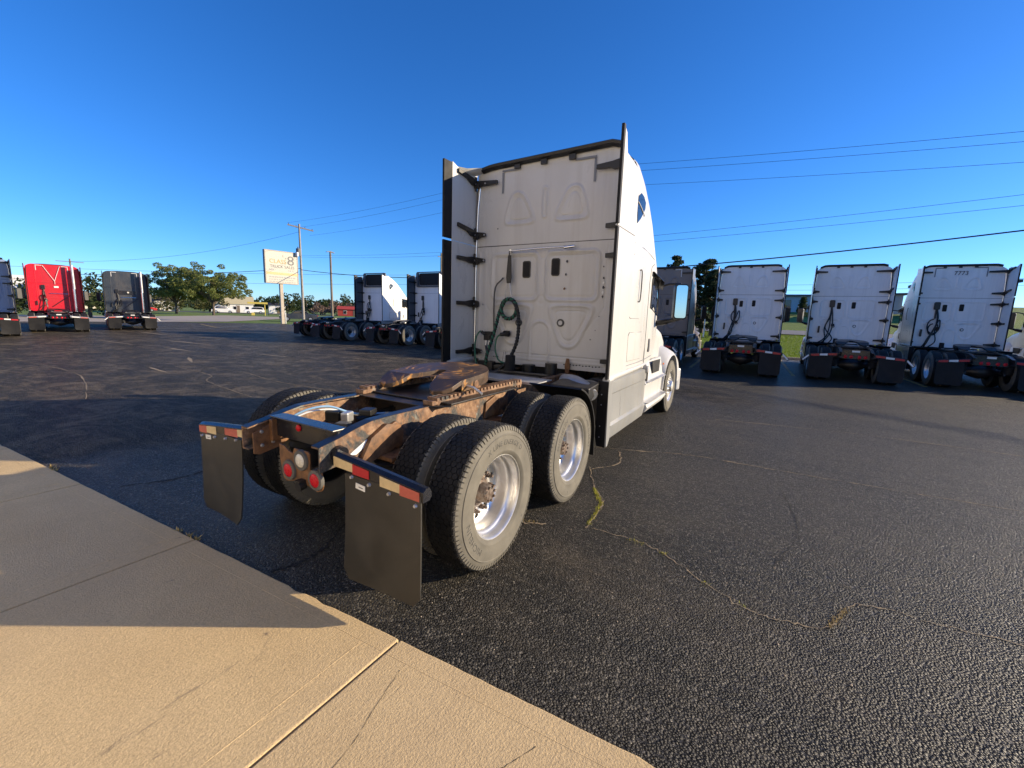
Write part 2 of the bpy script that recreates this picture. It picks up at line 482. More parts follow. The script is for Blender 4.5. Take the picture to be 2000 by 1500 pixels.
# ------------------------------------------------------------------ mesh helpers
class MB:
    def __init__(s):
        s.v = []
        s.f = []

    def add(s, verts, faces):
        o = len(s.v)
        s.v += [tuple(p) for p in verts]
        s.f += [tuple(i + o for i in f) for f in faces]
        return s

    def box(s, c, d, M=None):
        x, y, z = d[0] / 2, d[1] / 2, d[2] / 2
        vs = [Vector((sx * x, sy * y, sz * z)) for sx in (-1, 1) for sy in (-1, 1) for sz in (-1, 1)]
        if M is not None:
            vs = [M @ q for q in vs]
        cc = Vector(c)
        return s.add([q + cc for q in vs], [(0, 1, 3, 2), (4, 6, 7, 5), (0, 4, 5, 1), (2, 3, 7, 6), (0, 2, 6, 4), (1, 5, 7, 3)])

    def prism(s, poly, ax, a, b):
        n = len(poly)

        def mk(u, v, w):
            return (w, u, v) if ax == 0 else ((u, w, v) if ax == 1 else (u, v, w))
        vs = [mk(u, v, a) for u, v in poly] + [mk(u, v, b) for u, v in poly]
        fs = [tuple(range(n))[::-1], tuple(range(n, 2 * n))]
        fs += [(i, (i + 1) % n, n + (i + 1) % n, n + i) for i in range(n)]
        return s.add(vs, fs)

    def tube(s, pts, r, n=8, cap=True):
        P = [Vector(p) for p in pts]
        rr = r if hasattr(r, '__len__') else [r] * len(P)
        T = []
        for i in range(len(P)):
            t = P[min(i + 1, len(P) - 1)] - P[max(i - 1, 0)]
            T.append(t.normalized() if t.length > 1e-9 else Vector((0, 0, 1)))
        u = T[0].orthogonal().normalized()
        rings = []
        for i in range(len(P)):
            u = (u - T[i] * u.dot(T[i]))
            u = u.normalized() if u.length > 1e-6 else T[i].orthogonal().normalized()
            w = T[i].cross(u)
            rings.append([P[i] + (u * math.cos(2 * math.pi * k / n) + w * math.sin(2 * math.pi * k / n)) * rr[i] for k in range(n)])
        return s.loft(rings, True, cap)

    def loft(s, rings, closed=True, cap=False):
        n = len(rings[0])
        vs = [p for r in rings for p in r]
        fs = []
        for i in range(len(rings) - 1):
            for k in range(n if closed else n - 1):
                k2 = (k + 1) % n
                fs.append((i * n + k, i * n + k2, (i + 1) * n + k2, (i + 1) * n + k))
        if cap:
            fs.append(tuple(range(n))[::-1])
            fs.append(tuple((len(rings) - 1) * n + k for k in range(n)))
        return s.add(vs, fs)

    def cyl(s, a, b, r, n=16, r2=None):
        return s.tube([a, b], [r, r if r2 is None else r2], n)

    def lathe(s, prof, c=(0, 0, 0), ax=1, seg=48, closed=False):
        """prof: list of (radius, offset along axis)"""
        rings = []
        for k in range(seg):
            a = 2 * math.pi * k / seg
            ring = []
            for r, t in prof:
                p = [r * math.cos(a), r * math.sin(a)]
                q = [0, 0, 0]
                o = [i for i in range(3) if i != ax]
                q[o[0]], q[o[1]], q[ax] = p[0], p[1], t
                ring.append((q[0] + c[0], q[1] + c[1], q[2] + c[2]))
            rings.append(ring)
        m = len(prof)
        vs = [p for r in rings for p in r]
        fs = []
        for k in range(seg):
            k2 = (k + 1) % seg
            for i in range(m if closed else m - 1):
                i2 = (i + 1) % m
                fs.append((k * m + i, k * m + i2, k2 * m + i2, k2 * m + i))
        return s.add(vs, fs)

    def mesh(s, name, smooth=None, recalc=True, bevel=0.0, bseg=2):
        me = bpy.data.meshes.new(name)
        me.from_pydata(s.v, [], s.f)
        if recalc or bevel:
            bm = bmesh.new()
            bm.from_mesh(me)
            bmesh.ops.recalc_face_normals(bm, faces=bm.faces)
            if bevel:
                es = [e for e in bm.edges if len(e.link_faces) == 2 and e.calc_face_angle(0) > 0.5]
                bmesh.ops.bevel(bm, geom=es, offset=bevel, segments=bseg, affect='EDGES', profile=0.6, clamp_overlap=True)
            bm.to_mesh(me)
            bm.free()
        if smooth is not None:
            me.shade_smooth()
            me.set_sharp_from_angle(angle=math.radians(smooth))
        me.update()
        return me


def setmat(o, mat):
    me = o.data
    if len(me.materials) == 0:
        me.materials.append(MATS[mat])
    o.material_slots[0].link = 'OBJECT'
    o.material_slots[0].material = MATS[mat]


CACHE = {}


def put(name, mb, mat, parent=None, smooth=None, bevel=0.0, key=None, loc=None, rot=None, label=None, recalc=True, kind=None, bseg=2):
    """link one mesh object; mb may be an MB, a mesh, or a function returning an MB (with a cache key)"""
    if key and key in CACHE:
        me = CACHE[key]
    else:
        if callable(mb):
            mb = mb()
        me = mb if isinstance(mb, bpy.types.Mesh) else mb.mesh(name, smooth, recalc, bevel, bseg)
        if key:
            CACHE[key] = me
    o = bpy.data.objects.new(name, me)
    C.objects.link(o)
    setmat(o, mat)
    if parent:
        o.parent = parent
    if loc:
        o.location = loc
    if rot:
        o.rotation_euler = rot
    if label:
        o['label'] = label
    if kind:
        o['kind'] = kind
    return o


def tag(o, label, cat, group=None):
    o['label'] = label
    o['category'] = cat
    if group:
        o['group'] = group
    return o


def thing(name, label, cat, loc=(0, 0, 0), rz=0.0, group=None, scale=None):
    o = bpy.data.objects.new(name, None)
    C.objects.link(o)
    o.empty_display_size = 0.3
    o.location = loc
    o.rotation_euler = (0, 0, rz)
    if scale:
        o.scale = scale
    return tag(o, label, cat, group)


def structure(name, mb, mat, smooth=None, recalc=True):
    o = put(name, mb, mat, smooth=smooth, recalc=recalc)
    o['kind'] = 'structure'
    return o


def text_mesh(body, size, extrude=0.0, align='CENTER', bend=None, space=1.0):
    cu = bpy.data.curves.new('text', 'FONT')
    cu.body = body
    cu.size = size
    cu.extrude = extrude
    cu.align_x = align
    cu.align_y = 'CENTER'
    cu.space_character = space
    cu.resolution_u = 3
    o = bpy.data.objects.new('text', cu)
    C.objects.link(o)
    dg = bpy.context.evaluated_depsgraph_get()
    me = bpy.data.meshes.new_from_object(o.evaluated_get(dg))
    bpy.data.objects.remove(o)
    bpy.data.curves.remove(cu)
    if bend:
        bend(me)
    return me


def xform(me, fn):
    for v in me.vertices:
        v.co = fn(v.co)
    me.update()
    return me


def arc(c, r, a0, a1, n):
    return [(c[0] + r * math.cos(a0 + (a1 - a0) * i / n), c[1] + r * math.sin(a0 + (a1 - a0) * i / n)) for i in range(n + 1)]


def rrect(cx, cy, hx, hy, r, n=4):
    p = []
    for sx, sy, a in ((1, -1, -90), (1, 1, 0), (-1, 1, 90), (-1, -1, 180)):
        p += arc((cx + sx * (hx - r), cy + sy * (hy - r)), r, math.radians(a), math.radians(a + 90), n)
    return p


def smooth_path(pts, n=8):
    P = [Vector(p) for p in pts]
    out = []
    for i in range(len(P) - 1):
        p0, p1, p2, p3 = P[max(i - 1, 0)], P[i], P[i + 1], P[min(i + 2, len(P) - 1)]
        for k in range(n):
            t = k / n
            out.append(0.5 * ((2 * p1) + (p2 - p0) * t + (2 * p0 - 5 * p1 + 4 * p2 - p3) * t * t + (3 * p1 - p0 - 3 * p2 + p3) * t ** 3))
    out.append(P[-1])
    return out
# ------------------------------------------------------------------ ground
def sheet(pts, z):
    return MB().add([(x, y, z) for x, y in pts], [tuple(range(len(pts)))])


def rise(x, y):
    """the land climbs gently beyond the lot on the right"""
    h = np.where(x < 25, 0, np.where(x < 50, .05 * (x - 25), 1.25 + .085 * (x - 50)))
    h = np.minimum(h, 6.0)
    return h * (1 - sstep0((y - 10) / 22.0))


def sstep0(t):
    t = np.clip(t, 0, 1)
    return t * t * (3 - 2 * t)


def terrain():
    xs = np.concatenate([np.linspace(-1500, -300, 5), np.linspace(-200, 20, 12), np.linspace(24, 120, 49), np.linspace(140, 400, 14), np.array([600, 1000, 1800, 3000.])])
    ys = np.concatenate([np.array([-3000, -1500, -700, -300.]), np.linspace(-150, -40, 12), np.linspace(-36, 60, 49), np.linspace(70, 200, 14), np.array([300, 600, 1200, 3000.])])
    X, Y = np.meshgrid(xs, ys, indexing='ij')
    Z = rise(X, Y) - .05
    b = MB()
    b.v = [tuple(p) for p in np.stack([X, Y, Z], -1).reshape(-1, 3).tolist()]
    n, m = len(xs), len(ys)
    b.f = [(i * m + k, (i + 1) * m + k, (i + 1) * m + k + 1, i * m + k + 1) for i in range(n - 1) for k in range(m - 1)]
    return b


structure('ground', terrain(), 'grass_ground', 60)
# the asphalt lot, from the concrete apron to the grass verge, out to the pale road on the left
lot = structure('parking_lot', sheet([(-1.6, -70), (24.0, -70), (24.2, -20), (24.0, 10), (24.6, 30), (26.5, 44.5), (16.5, 49.5), (-30, 46.5), (-40, 20), (-40, 9.5), (-1.6, 9.5)], 0.0), 'asphalt')
structure('access_road', sheet([(-80, 44), (-30, 46.6), (16.5, 49.6), (24, 51), (40, 66), (48, 78), (41, 86), (25, 72), (-80, 70)], -.012), 'pale_road')
structure('street', sheet([(-120, 135), (30, 126), (75, 108), (150, 70), (260, 20), (262, 26), (154, 78), (80, 117), (30, 134), (-120, 143)], .02), 'grey_road')
# road crossing the rise on the right, following the land
rb = MB()
for y in np.linspace(-140, 9, 60):
    for x in (43.0, 49.0):
        rb.v.append((x, float(y), float(rise(np.array(x), np.array(y))) + .03))
rb.f = [(2 * i, 2 * i + 1, 2 * i + 3, 2 * i + 2) for i in range(59)]
structure('road', rb, 'grey_road')
# kerb at the verge
kb = MB()
for (a, b_) in (((24.0, -70), (24.2, -20)), ((24.2, -20), (24.0, 10)), ((24.0, 10), (24.6, 30))):
    d = Vector((b_[0] - a[0], b_[1] - a[1], 0))
    kb.box(((a[0] + b_[0]) / 2 + .08, (a[1] + b_[1]) / 2, .05), (.15, d.length, .12), Matrix.Rotation(math.atan2(-d.x, d.y), 3, 'Z'))
structure('kerb', kb, 'pale_road')

# concrete apron: one slab object per bay between the joints
apron = structure('concrete_apron', sheet([(-7, -10.3), (-.62, -10.3), (-1.42, 9.3), (-7, 9.3)], .002), 'crack_dark')
JY = [-9.28, -7.25, -5.22, -3.19, -1.15, .88, 2.91, 4.94, 6.97, 9.0]


def slab(y0, y1, x0, x1, edge=True):
    b = MB()
    g = .007
    wob = random.Random(int(y0 * 10))
    n = 24
    yy = [y0 + g + (y1 - y0 - 2 * g) * i / n for i in range(n + 1)]
    top = [(x1 + (-.047 * y if edge else 0) + wob.uniform(-.0022, .0022) - (.012 if wob.random() < .05 else 0), y) for y in yy]
    poly = [(x0, y0 + g)] + top + [(x0, y1 - g)]
    b.prism(poly, 2, -.05, .022)
    return b


for i in range(len(JY) - 1):
    for k, (x0, x1) in enumerate(((-3.6, -.985), (-6.0, -3.615))):
        s = put('slab', slab(JY[i], JY[i + 1], x0, x1, k == 0), 'concrete', apron, bevel=.008, bseg=2)
        if k == 0:
            # tooled lines beside the joints: shallow raised lips left by the edger
            for yy in (JY[i] + .16, ):
                put('tool_mark', MB().tube([(x0 + .02, yy, .0195), (-1.10 - .047 * yy, yy, .0195)], .0045, 6), 'concrete', s, 60)
            put('tool_mark', MB().tube([(-1.095 - .047 * JY[i], JY[i] + .02, .0190), (-1.095 - .047 * JY[i + 1], JY[i + 1] - .02, .0190)], .0042, 6), 'concrete', s, 60)


# cracks in the asphalt, as narrow uneven strips a few millimetres proud of the sheet
def crack(pts, w, mat, seed, z=.004):
    rnd = random.Random(seed)
    P = smooth_path([(x, y, 0) for x, y in pts], 14)
    P = [p + Vector((rnd.gauss(0, .008), rnd.gauss(0, .008), 0)) for p in P]
    b = MB()
    for i, p in enumerate(P):
        t = (P[min(i + 1, len(P) - 1)] - P[max(i - 1, 0)]).normalized()
        nrm = Vector((-t.y, t.x, 0))
        ww = w * max(.15, rnd.gauss(1, .45))
        b.v += [(p.x + nrm.x * ww, p.y + nrm.y * ww, z), (p.x - nrm.x * ww * .7, p.y - nrm.y * ww * .7, z)]
    b.f = [(2 * i, 2 * i + 1, 2 * i + 3, 2 * i + 2) for i in range(len(P) - 1)]
    return put('crack', b, mat, lot)


CR = [
    ([(3.1, -.5), (3.32, -1.22), (3.6, -1.97), (3.62, -2.9), (3.65, -3.86), (3.71, -5.08), (3.9, -7.5), (3.8, -11)], .008, 'crack_dusty'),
    ([(2.35, -1.0), (1.81, -1.26), (1.42, -1.48), (.89, -1.52)], .006, 'crack_dusty'),
    ([(.60, -.7), (.66, -1.02), (.74, -1.20)], .014, 'crack_dusty'),
    ([(.89, -1.52), (.91, -1.93), (.83, -2.15), (.47, -2.71), (.46, -3.0), (.54, -3.19), (.8, -3.3), (.93, -3.44), (.95, -3.8), (.98, -4.12), (1.1, -5.2)], .004, 'crack_dusty'),
    ([(3.2, -1.1), (2.7, -1.25), (2.3, -1.05)], .009, 'crack_dusty'),
    ([(-.93, .05), (-.85, 0), (-.70, -.02), (-.51, .03), (-.2, .2), (.3, .35)], .013, 'crack_dark'),
    ([(-.93, 2.6), (-.4, 2.4), (.6, 2.7), (1.6, 2.3)], .012, 'crack_dark'),
    ([(3.9, 3.0), (3.7, 5.2), (3.6, 7.51), (3.9, 9.6), (3.7, 12.0)], .012, 'crack_dusty'),
    ([(2.2, 6.0), (2.6, 8.6), (3.11, 9.63), (3.3, 12)], .010, 'crack_dusty'),
    ([(.3, 8), (1.2, 12), (1.0, 17)], .010, 'crack_dusty'),
    ([(6.2, -2.0), (6.6, -4.5), (6.4, -8)], .012, 'crack_dusty'),
    ([(1.1, -2.9), (1.9, -3.1), (2.8, -3.0)], .003, 'crack_dark'),
]
for i, (p, w, m_) in enumerate(CR):
    crack(p, w, m_, i)
# worn pale blots and a long pale patch across the far lot
rnd = random.Random(3)


def blot(cx, cy, rx, ry, a, mat, seed):
    rn = random.Random(seed)
    pts = []
    for k in range(22):
        t = 2 * math.pi * k / 22
        r = rn.uniform(.55, 1.15)
        x, y = rx * r * math.cos(t), ry * r * math.sin(t)
        pts.append((cx + x * math.cos(a) - y * math.sin(a), cy + x * math.sin(a) + y * math.cos(a)))
    put('stain', sheet(pts, .0035), mat, lot)


for i, (cx, cy, rx, ry, a) in enumerate(((4.35, 13.6, .06, .8, -.35), (5.6, 17.5, .08, 1.3, .0), (7.4, 21, .10, 1.8, .1), (2.7, 11.6, .05, .9, -.1), (5.2, 22.5, .07, 1.6, .05), (9.0, 29.0, .10, 2.0, 0), (6.9, 13.2, .06, 1.2, .08))):
    blot(cx, cy, rx, ry, a, 'crack_dusty', i)


# moss and dry weeds growing out of the cracks
def tufts(name, spots, mat, n, spread, h, seed, label):
    rn = random.Random(seed)
    b = MB()
    for (x, y) in spots:
        for _ in range(n):
            px, py = x + rn.gauss(0, spread), y + rn.gauss(0, spread)
            a = rn.uniform(0, 6.3)
            hh = h * rn.uniform(.3, 1.2)
            w = hh * .16
            dx, dy = math.cos(a), math.sin(a)
            lx, ly = rn.gauss(0, .5) * hh, rn.gauss(0, .5) * hh
            b.add([(px - dy * w, py + dx * w, .002), (px + dy * w, py - dx * w, .002), (px + lx, py + ly, hh)], [(0, 1, 2)])
    o = put(name, b, mat, lot, recalc=False, kind='stuff')
    o['label'] = label
    return o


sp = []
for (p, q) in (((1.75, -1.28), (1.42, -1.47)), ((1.42, -1.47), (.95, -1.52))):
    sp += [(p[0] + (q[0] - p[0]) * t, p[1] + (q[1] - p[1]) * t) for t in np.linspace(0, 1, 26)]
tufts('moss', sp, 'moss', 12, .011, .017, 1, 'yellow green moss growing along the crack beside the rear wheels')
sp = [(.90, -1.90), (.89, -1.95), (.88, -2.0), (.83, -2.16), (.83, -2.18), (.60, -2.5), (.47, -2.74)]
tufts('moss', sp, 'moss', 14, .014, .016, 2, 'scattered moss in the crack across the asphalt')
sp = [(.54 + .26 * t, -3.19 - .11 * t) for t in np.linspace(0, 1, 12)] + [(.62 + .1 * t, -.8 - .3 * t) for t in np.linspace(0, 1, 12)]
tufts('weed', sp, 'dry_weed', 13, .011, .018, 3, 'dry yellow weeds in the asphalt crack')
sp = [(-.965 - .047 * y + random.uniform(-.01, .01), y) for y in (.9, 1.0, 1.15, 3.6, 3.75)]
tufts('weed', sp, 'dry_weed', 16, .012, .045, 4, 'dry weeds along the edge of the concrete')

# loose grit on the asphalt close to the camera
gm = MB()
rn = random.Random(9)
for _ in range(900):
    x, y = rn.uniform(-.85, 4.5), rn.uniform(-6.0, 1.0)
    s_ = rn.uniform(.002, .0055) * (1.6 if rn.random() < .06 else 1)
    a = rn.uniform(0, 3)
    c_, d_ = math.cos(a) * s_, math.sin(a) * s_
    gm.add([(x + c_, y + d_, .001), (x - d_, y + c_ * .8, .001), (x - c_, y - d_, .001), (x + d_, y - c_ * .8, .001), (x, y, .002 + s_ * .9)], [(0, 1, 4), (1, 2, 4), (2, 3, 4), (3, 0, 4)])
put('grit', gm, 'pale_road', lot, recalc=False, kind='stuff')


# painted parking lines
def line(x0, y0, x1, y1, w, mat='line_paint', z=.006):
    d = Vector((x1 - x0, y1 - y0)).normalized() * w / 2
    put('parking_line', sheet([(x0 - d.y, y0 + d.x), (x1 - d.y, y1 + d.x), (x1 + d.y, y1 - d.x), (x0 + d.y, y0 - d.x)], z), mat, lot)


for y in (3.2, -.22, -3.62, -7.1, -10.6, 6.7, 12.7, 17.0, 21.2):
    line(15.5, y + .05, 23.5, y + .35, .11)
line(17.9, 43.4, 15.8, 36.0, .14, 'line_paint')
line(15.8, 36.0, 20.5, 40.2, .12, 'line_white')
line(10.5, 34.6, 13.6, 35.2, .12, 'line_white')
line(2.6, 31.5, 4.8, 31.9, .14, 'line_paint')
line(5.6, 33.8, 7.4, 34.0, .12, 'line_white')

# hairline cracks and rubber marks on the concrete
def apron_mark(pts, w, mat, seed):
    rn_ = random.Random(seed)
    P = smooth_path([(x, y, 0) for x, y in pts], 10)
    b = MB()
    for i, p in enumerate(P):
        t = (P[min(i + 1, len(P) - 1)] - P[max(i - 1, 0)]).normalized()
        ww = w * max(.1, rn_.gauss(1, .5))
        p = p + Vector((rn_.gauss(0, w), rn_.gauss(0, w), 0))
        b.v += [(p.x - t.y * ww, p.y + t.x * ww, .0235), (p.x + t.y * ww, p.y - t.x * ww, .0235)]
    b.f = [(2 * i, 2 * i + 1, 2 * i + 3, 2 * i + 2) for i in range(len(P) - 1)]
    put('hairline_crack', b, mat, apron)


apron_mark([(-1.08, -1.30), (-1.30, -1.36), (-1.55, -1.42), (-2.2, -1.44)], .0009, 'crack_dark', 1)
apron_mark([(-1.06, -2.05), (-1.20, -1.98), (-1.29, -1.90)], .0014, 'crack_dark', 2)

# grass blades on the verge and the rise right of the near truck
rg_ = np.random.default_rng(31)
N_ = 46000
gx = 24.4 + 26 * rg_.uniform(0, 1, N_) ** 1.4
gy = rg_.uniform(-13, 4, N_)
keep = ~((gx > 42.8) & (gx < 49.2))
gx, gy = gx[keep], gy[keep]
gzv = rise(gx, gy) - .06
hh = rg_.uniform(.05, .13, len(gx))
aa = rg_.uniform(0, 6.28, len(gx))
ww = .022
lx, ly = rg_.normal(0, .04, len(gx)), rg_.normal(0, .04, len(gx))
V_ = np.stack([np.stack([gx - ww * np.cos(aa), gy - ww * np.sin(aa), gzv], -1), np.stack([gx + ww * np.cos(aa), gy + ww * np.sin(aa), gzv], -1), np.stack([gx + lx, gy + ly, gzv + hh], -1)], 1).reshape(-1, 3)
gme = bpy.data.meshes.new('grass')
gme.vertices.add(len(V_))
gme.vertices.foreach_set('co', V_.astype(np.float32).ravel())
gme.loops.add(len(V_))
gme.loops.foreach_set('vertex_index', np.arange(len(V_), dtype=np.int32))
gme.polygons.add(len(V_) // 3)
gme.polygons.foreach_set('loop_start', np.arange(0, len(V_), 3, dtype=np.int32))
gme.polygons.foreach_set('loop_total', np.full(len(V_) // 3, 3, dtype=np.int32))
gme.update(calc_edges=True)
go_ = put('grass', gme, 'grass_blade')
go_['kind'] = 'stuff'
go_['label'] = 'short green grass on the verge behind the parked tractors'
go_['category'] = 'grass'
# ------------------------------------------------------------------ wheels (axle along Y, outer face towards -Y)
TR = 0.515


def tyre_mb(fine):
    seg = 96 if fine else 40
    b = MB()
    prof = [(.290, .10), (.305, .122), (.325, .131), (.330, .134), (.337, .134), (.342, .133), (.37, .137), (.41, .1385), (.438, .1345), (.441, .137), (.446, .1365), (.449, .131), (.470, .124), (.486, .1165), (.497, .106), (.5025, .09)]
    full = prof + [(r, -t) for r, t in prof[::-1]]
    b.lathe(full, seg=seg)
    n = 92 if fine else 0
    for i in range(n):
        a = 2 * math.pi * i / n
        M = Matrix.Rotation(-a, 3, 'Y')
        for sg in (1, -1):
            # serrated shoulder block
            w = .0115
            vs = []
            for x in (-w, w):
                for (r, t) in ((.474, .119), (.474, .128), (.500, .119), (.509, .100), (.497, .100)):
                    vs.append(M @ Vector((r, sg * t, x)))
            b.add(vs, [(0, 1, 2, 3, 4), (9, 8, 7, 6, 5), (0, 5, 6, 1), (1, 6, 7, 2), (2, 7, 8, 3), (3, 8, 9, 4)])
    return b


def tread_mb(fine):
    b = MB()
    seg = 96 if fine else 40
    r0 = .5035 if fine else .513
    b.lathe([(.488, .1145), (.4985, .104), (r0, .092), (r0 + .0015, 0), (r0, -.092), (.4985, -.104), (.488, -.1145)], seg=seg)
    if fine:
        rows = 90
        s = 2 * math.pi * TR / rows / 1.5
        W = math.sqrt(3) * s
        hexa = [(s * .90 * math.cos(math.radians(60 * k)), W / 2 * .90 * (math.sin(math.radians(60 * k)) / (math.sqrt(3) / 2))) for k in range(6)]
        for i in range(rows):
            a0 = 2 * math.pi * i / rows
            cols = [-2, -1, 0, 1, 2] if i % 2 == 0 else [-1.5, -.5, .5, 1.5]
            for cidx in cols:
                jit = random.uniform(-.0012, .0012)
                vs = []
                for (rr, k) in ((.502, 1.06), (.5145 + jit * .6, 1.0)):
                    for (u, w) in hexa:
                        a = a0 + u * k / TR
                        t = cidx * W * 1.02 + w * k
                        r2 = rr - 0.0022 * (t / .1) ** 2
                        vs.append((r2 * math.cos(a), t, r2 * math.sin(a)))
                b.add(vs, [(6, 7, 8, 9, 10, 11)] + [(q, (q + 1) % 6, 6 + (q + 1) % 6, 6 + q) for q in range(6)])
        # outer rib with cross slots
        n = 64
        for i in range(n):
            for sg in (1, -1):
                vs = []
                for rr in (.498, .5125):
                    for (u, t) in ((-.0215, .0945), (.0215, .0945), (.0215, .108), (-.0215, .108)):
                        a = 2 * math.pi * i / n + u / TR
                        r3 = rr - (.006 if t > .1 else 0)
                        vs.append((r3 * math.cos(a), sg * t, r3 * math.sin(a)))
                b.add(vs, [(4, 5, 6, 7), (0, 1, 5, 4), (1, 2, 6, 5), (2, 3, 7, 6), (3, 0, 4, 7)])
    return b


def disc_with_holes(b, r0, r1, y, nh, rh, rc, thick):
    """flat ring r0..r1 at offset y with nh round holes of radius rh on circle rc, plus hole walls"""
    for k in range(nh):
        ac = 2 * math.pi * (k + .5) / nh
        lo, hi = 2 * math.pi * k / nh, 2 * math.pi * (k + 1) / nh
        m = 20
        inner, outer, wall = [], [], []
        cx, cz = rc * math.cos(ac), rc * math.sin(ac)
        # boundary of the sector as a polyline
        bd = [(r1, lo + (hi - lo) * i / 8) for i in range(9)] + [(r0, hi - (hi - lo) * i / 8) for i in range(9)]
        bd = [(r * math.cos(a), r * math.sin(a)) for r, a in bd]
        angs = sorted(range(len(bd)), key=lambda i: math.atan2(bd[i][1] - cz, bd[i][0] - cx))
        bd = [bd[i] for i in angs]
        hole = []
        for q in bd:
            a = math.atan2(q[1] - cz, q[0] - cx)
            hole.append((cx + rh * math.cos(a), cz + rh * math.sin(a)))
        n = len(bd)
        vs = [(q[0], y, q[1]) for q in bd] + [(q[0], y, q[1]) for q in hole] + [(q[0], y + thick, q[1]) for q in hole]
        b.add(vs, [(i, (i + 1) % n, n + (i + 1) % n, n + i) for i in range(n)] + [(n + i, n + (i + 1) % n, 2 * n + (i + 1) % n, 2 * n + i) for i in range(n)])


def rim_dish_mb(fine=True):
    b = MB()
    seg = 72 if fine else 32
    b.lathe([(.300, -.095), (.3055, -.108), (.303, -.116), (.297, -.116), (.291, -.108), (.287, -.095), (.284, -.075), (.282, -.058), (.272, -.045), (.262, -.035), (.258, -.015), (.257, .02), (.252, .045), (.244, .062), (.232, .070)], seg=seg)
    disc_with_holes(b, .118, .232, .070, 10, .027, .188, .02)
    b.lathe([(.118, .070), (.112, .055), (.10, .055)], seg=seg)
    # backing barrel so that the hub side is closed
    b.lathe([(.300, -.09), (.292, 0), (.292, .10), (.30, .11)], seg=seg)
    return b


def hub_mb():
    b = MB()
    b.lathe([(.0, -.045), (.030, -.045), (.060, -.040), (.068, -.025), (.070, .03), (.085, .035), (.095, .05), (.125, .060), (.125, .085)], seg=32)
    for k in range(10):
        a = 2 * math.pi * k / 10
        c = (.143 * math.cos(a), .143 * math.sin(a))
        b.cyl((c[0], .068, c[1]), (c[0], .040, c[1]), .019, 6)
        b.cyl((c[0], .042, c[1]), (c[0], .010, c[1]), .011, 8)
    for k in range(8):
        a = 2 * math.pi * (k + .3) / 8
        c = (.052 * math.cos(a), .052 * math.sin(a))
        b.cyl((c[0], -.03, c[1]), (c[0], -.056, c[1]), .010, 6)
    return b


def rim_steer_mb(fine=True):
    b = MB()
    seg = 72 if fine else 32
    b.lathe([(.300, -.095), (.3055, -.108), (.303, -.116), (.297, -.116), (.291, -.108), (.283, -.085), (.272, -.075), (.258, -.085), (.240, -.095)], seg=seg)
    disc_with_holes(b, .118, .240, -.095, 10, .028, .195, .03)
    b.lathe([(.118, -.095), (.11, -.105), (.105, -.14), (.09, -.165), (.05, -.17), (0, -.17)], seg=seg)
    for k in range(10):
        a = 2 * math.pi * k / 10
        c = (.143 * math.cos(a), .143 * math.sin(a))
        b.cyl((c[0], -.094, c[1]), (c[0], -.135, c[1]), .017, 8, .012)
    b.lathe([(.300, -.09), (.292, 0), (.292, .10), (.30, .11)], seg=seg)
    return b


def rim_inner_mb():
    b = MB()
    b.lathe([(.30, -.11), (.29, -.08), (.285, 0), (.285, .10), (.30, .11)], seg=32)
    b.lathe([(.285, -.06), (.0, -.06)], seg=32)
    return b


def curved_text(body, size, r, a_mid, y, extrude=.0012):
    me = text_mesh(body, size, extrude, space=1.15)

    def f(co):
        a = a_mid - co.x / r
        rr = r + co.y
        return Vector((rr * math.cos(a), y - co.z, rr * math.sin(a)))
    return xform(me, f)


def wheel(root, x, y, side, kind, fine, spin=0.0, text=None, z=TR):
    """side -1 right, +1 left; kind 'outer', 'inner', 'steer'"""
    rot = (0, 0, 0 if side < 0 else math.pi)
    fk = 'f' if fine else 'c'
    w = put('wheel', lambda: tyre_mb(fine), 'sidewall_rubber', root, 40, key='tyre' + fk, loc=(x, y, z), rot=(0, spin, rot[2]))
    put('tread', lambda: tread_mb(fine), 'tread_rubber', w, 30, key='tread' + fk, kind='stuff' if fine else None)
    if kind == 'outer':
        put('rim', lambda: rim_dish_mb(fine), 'aluminium', w, 35, key='rimo' + fk)
        put('hub', hub_mb, 'rusty_nut' if fine else 'black_steel', w, 35, key='hub')
    elif kind == 'steer':
        put('rim', lambda: rim_steer_mb(fine), 'aluminium', w, 35, key='rims' + fk)
    else:
        put('rim', rim_inner_mb, 'black_steel', w, 35, key='rimi')
    if text:
        for body, size, r, a in text:
            put('lettering', curved_text(body, size, r, math.radians(a), -.1375), 'sidewall_letter', w)
    return w


# ------------------------------------------------------------------ sleeper back as a pressed panel (height field)
def sstep(x):
    x = np.clip(x, 0, 1)
    return x * x * (3 - 2 * x)


def ridge(d, w, h):
    return h * (1 - sstep(np.abs(d) / w))


def sd_rrect(y, z, cy, cz, hy, hz, r):
    qy = np.abs(y - cy) - hy + r
    qz = np.abs(z - cz) - hz + r
    return np.hypot(np.maximum(qy, 0), np.maximum(qz, 0)) + np.minimum(np.maximum(qy, qz), 0) - r


def sd_convex(y, z, pts, r):
    """rounded convex polygon, points counter-clockwise, inset by r"""
    d = None
    n = len(pts)
    c = np.array(pts)
    # smooth max of half planes
    acc = 0
    k = 1.0 / max(r * .55, 1e-3)
    for i in range(n):
        a, b = c[i], c[(i + 1) % n]
        e = b - a
        nn = np.array([e[1], -e[0]]) / np.hypot(*e)
        acc = acc + np.exp(k * ((y - a[0]) * nn[0] + (z - a[1]) * nn[1]))
    return np.log(acc) / k


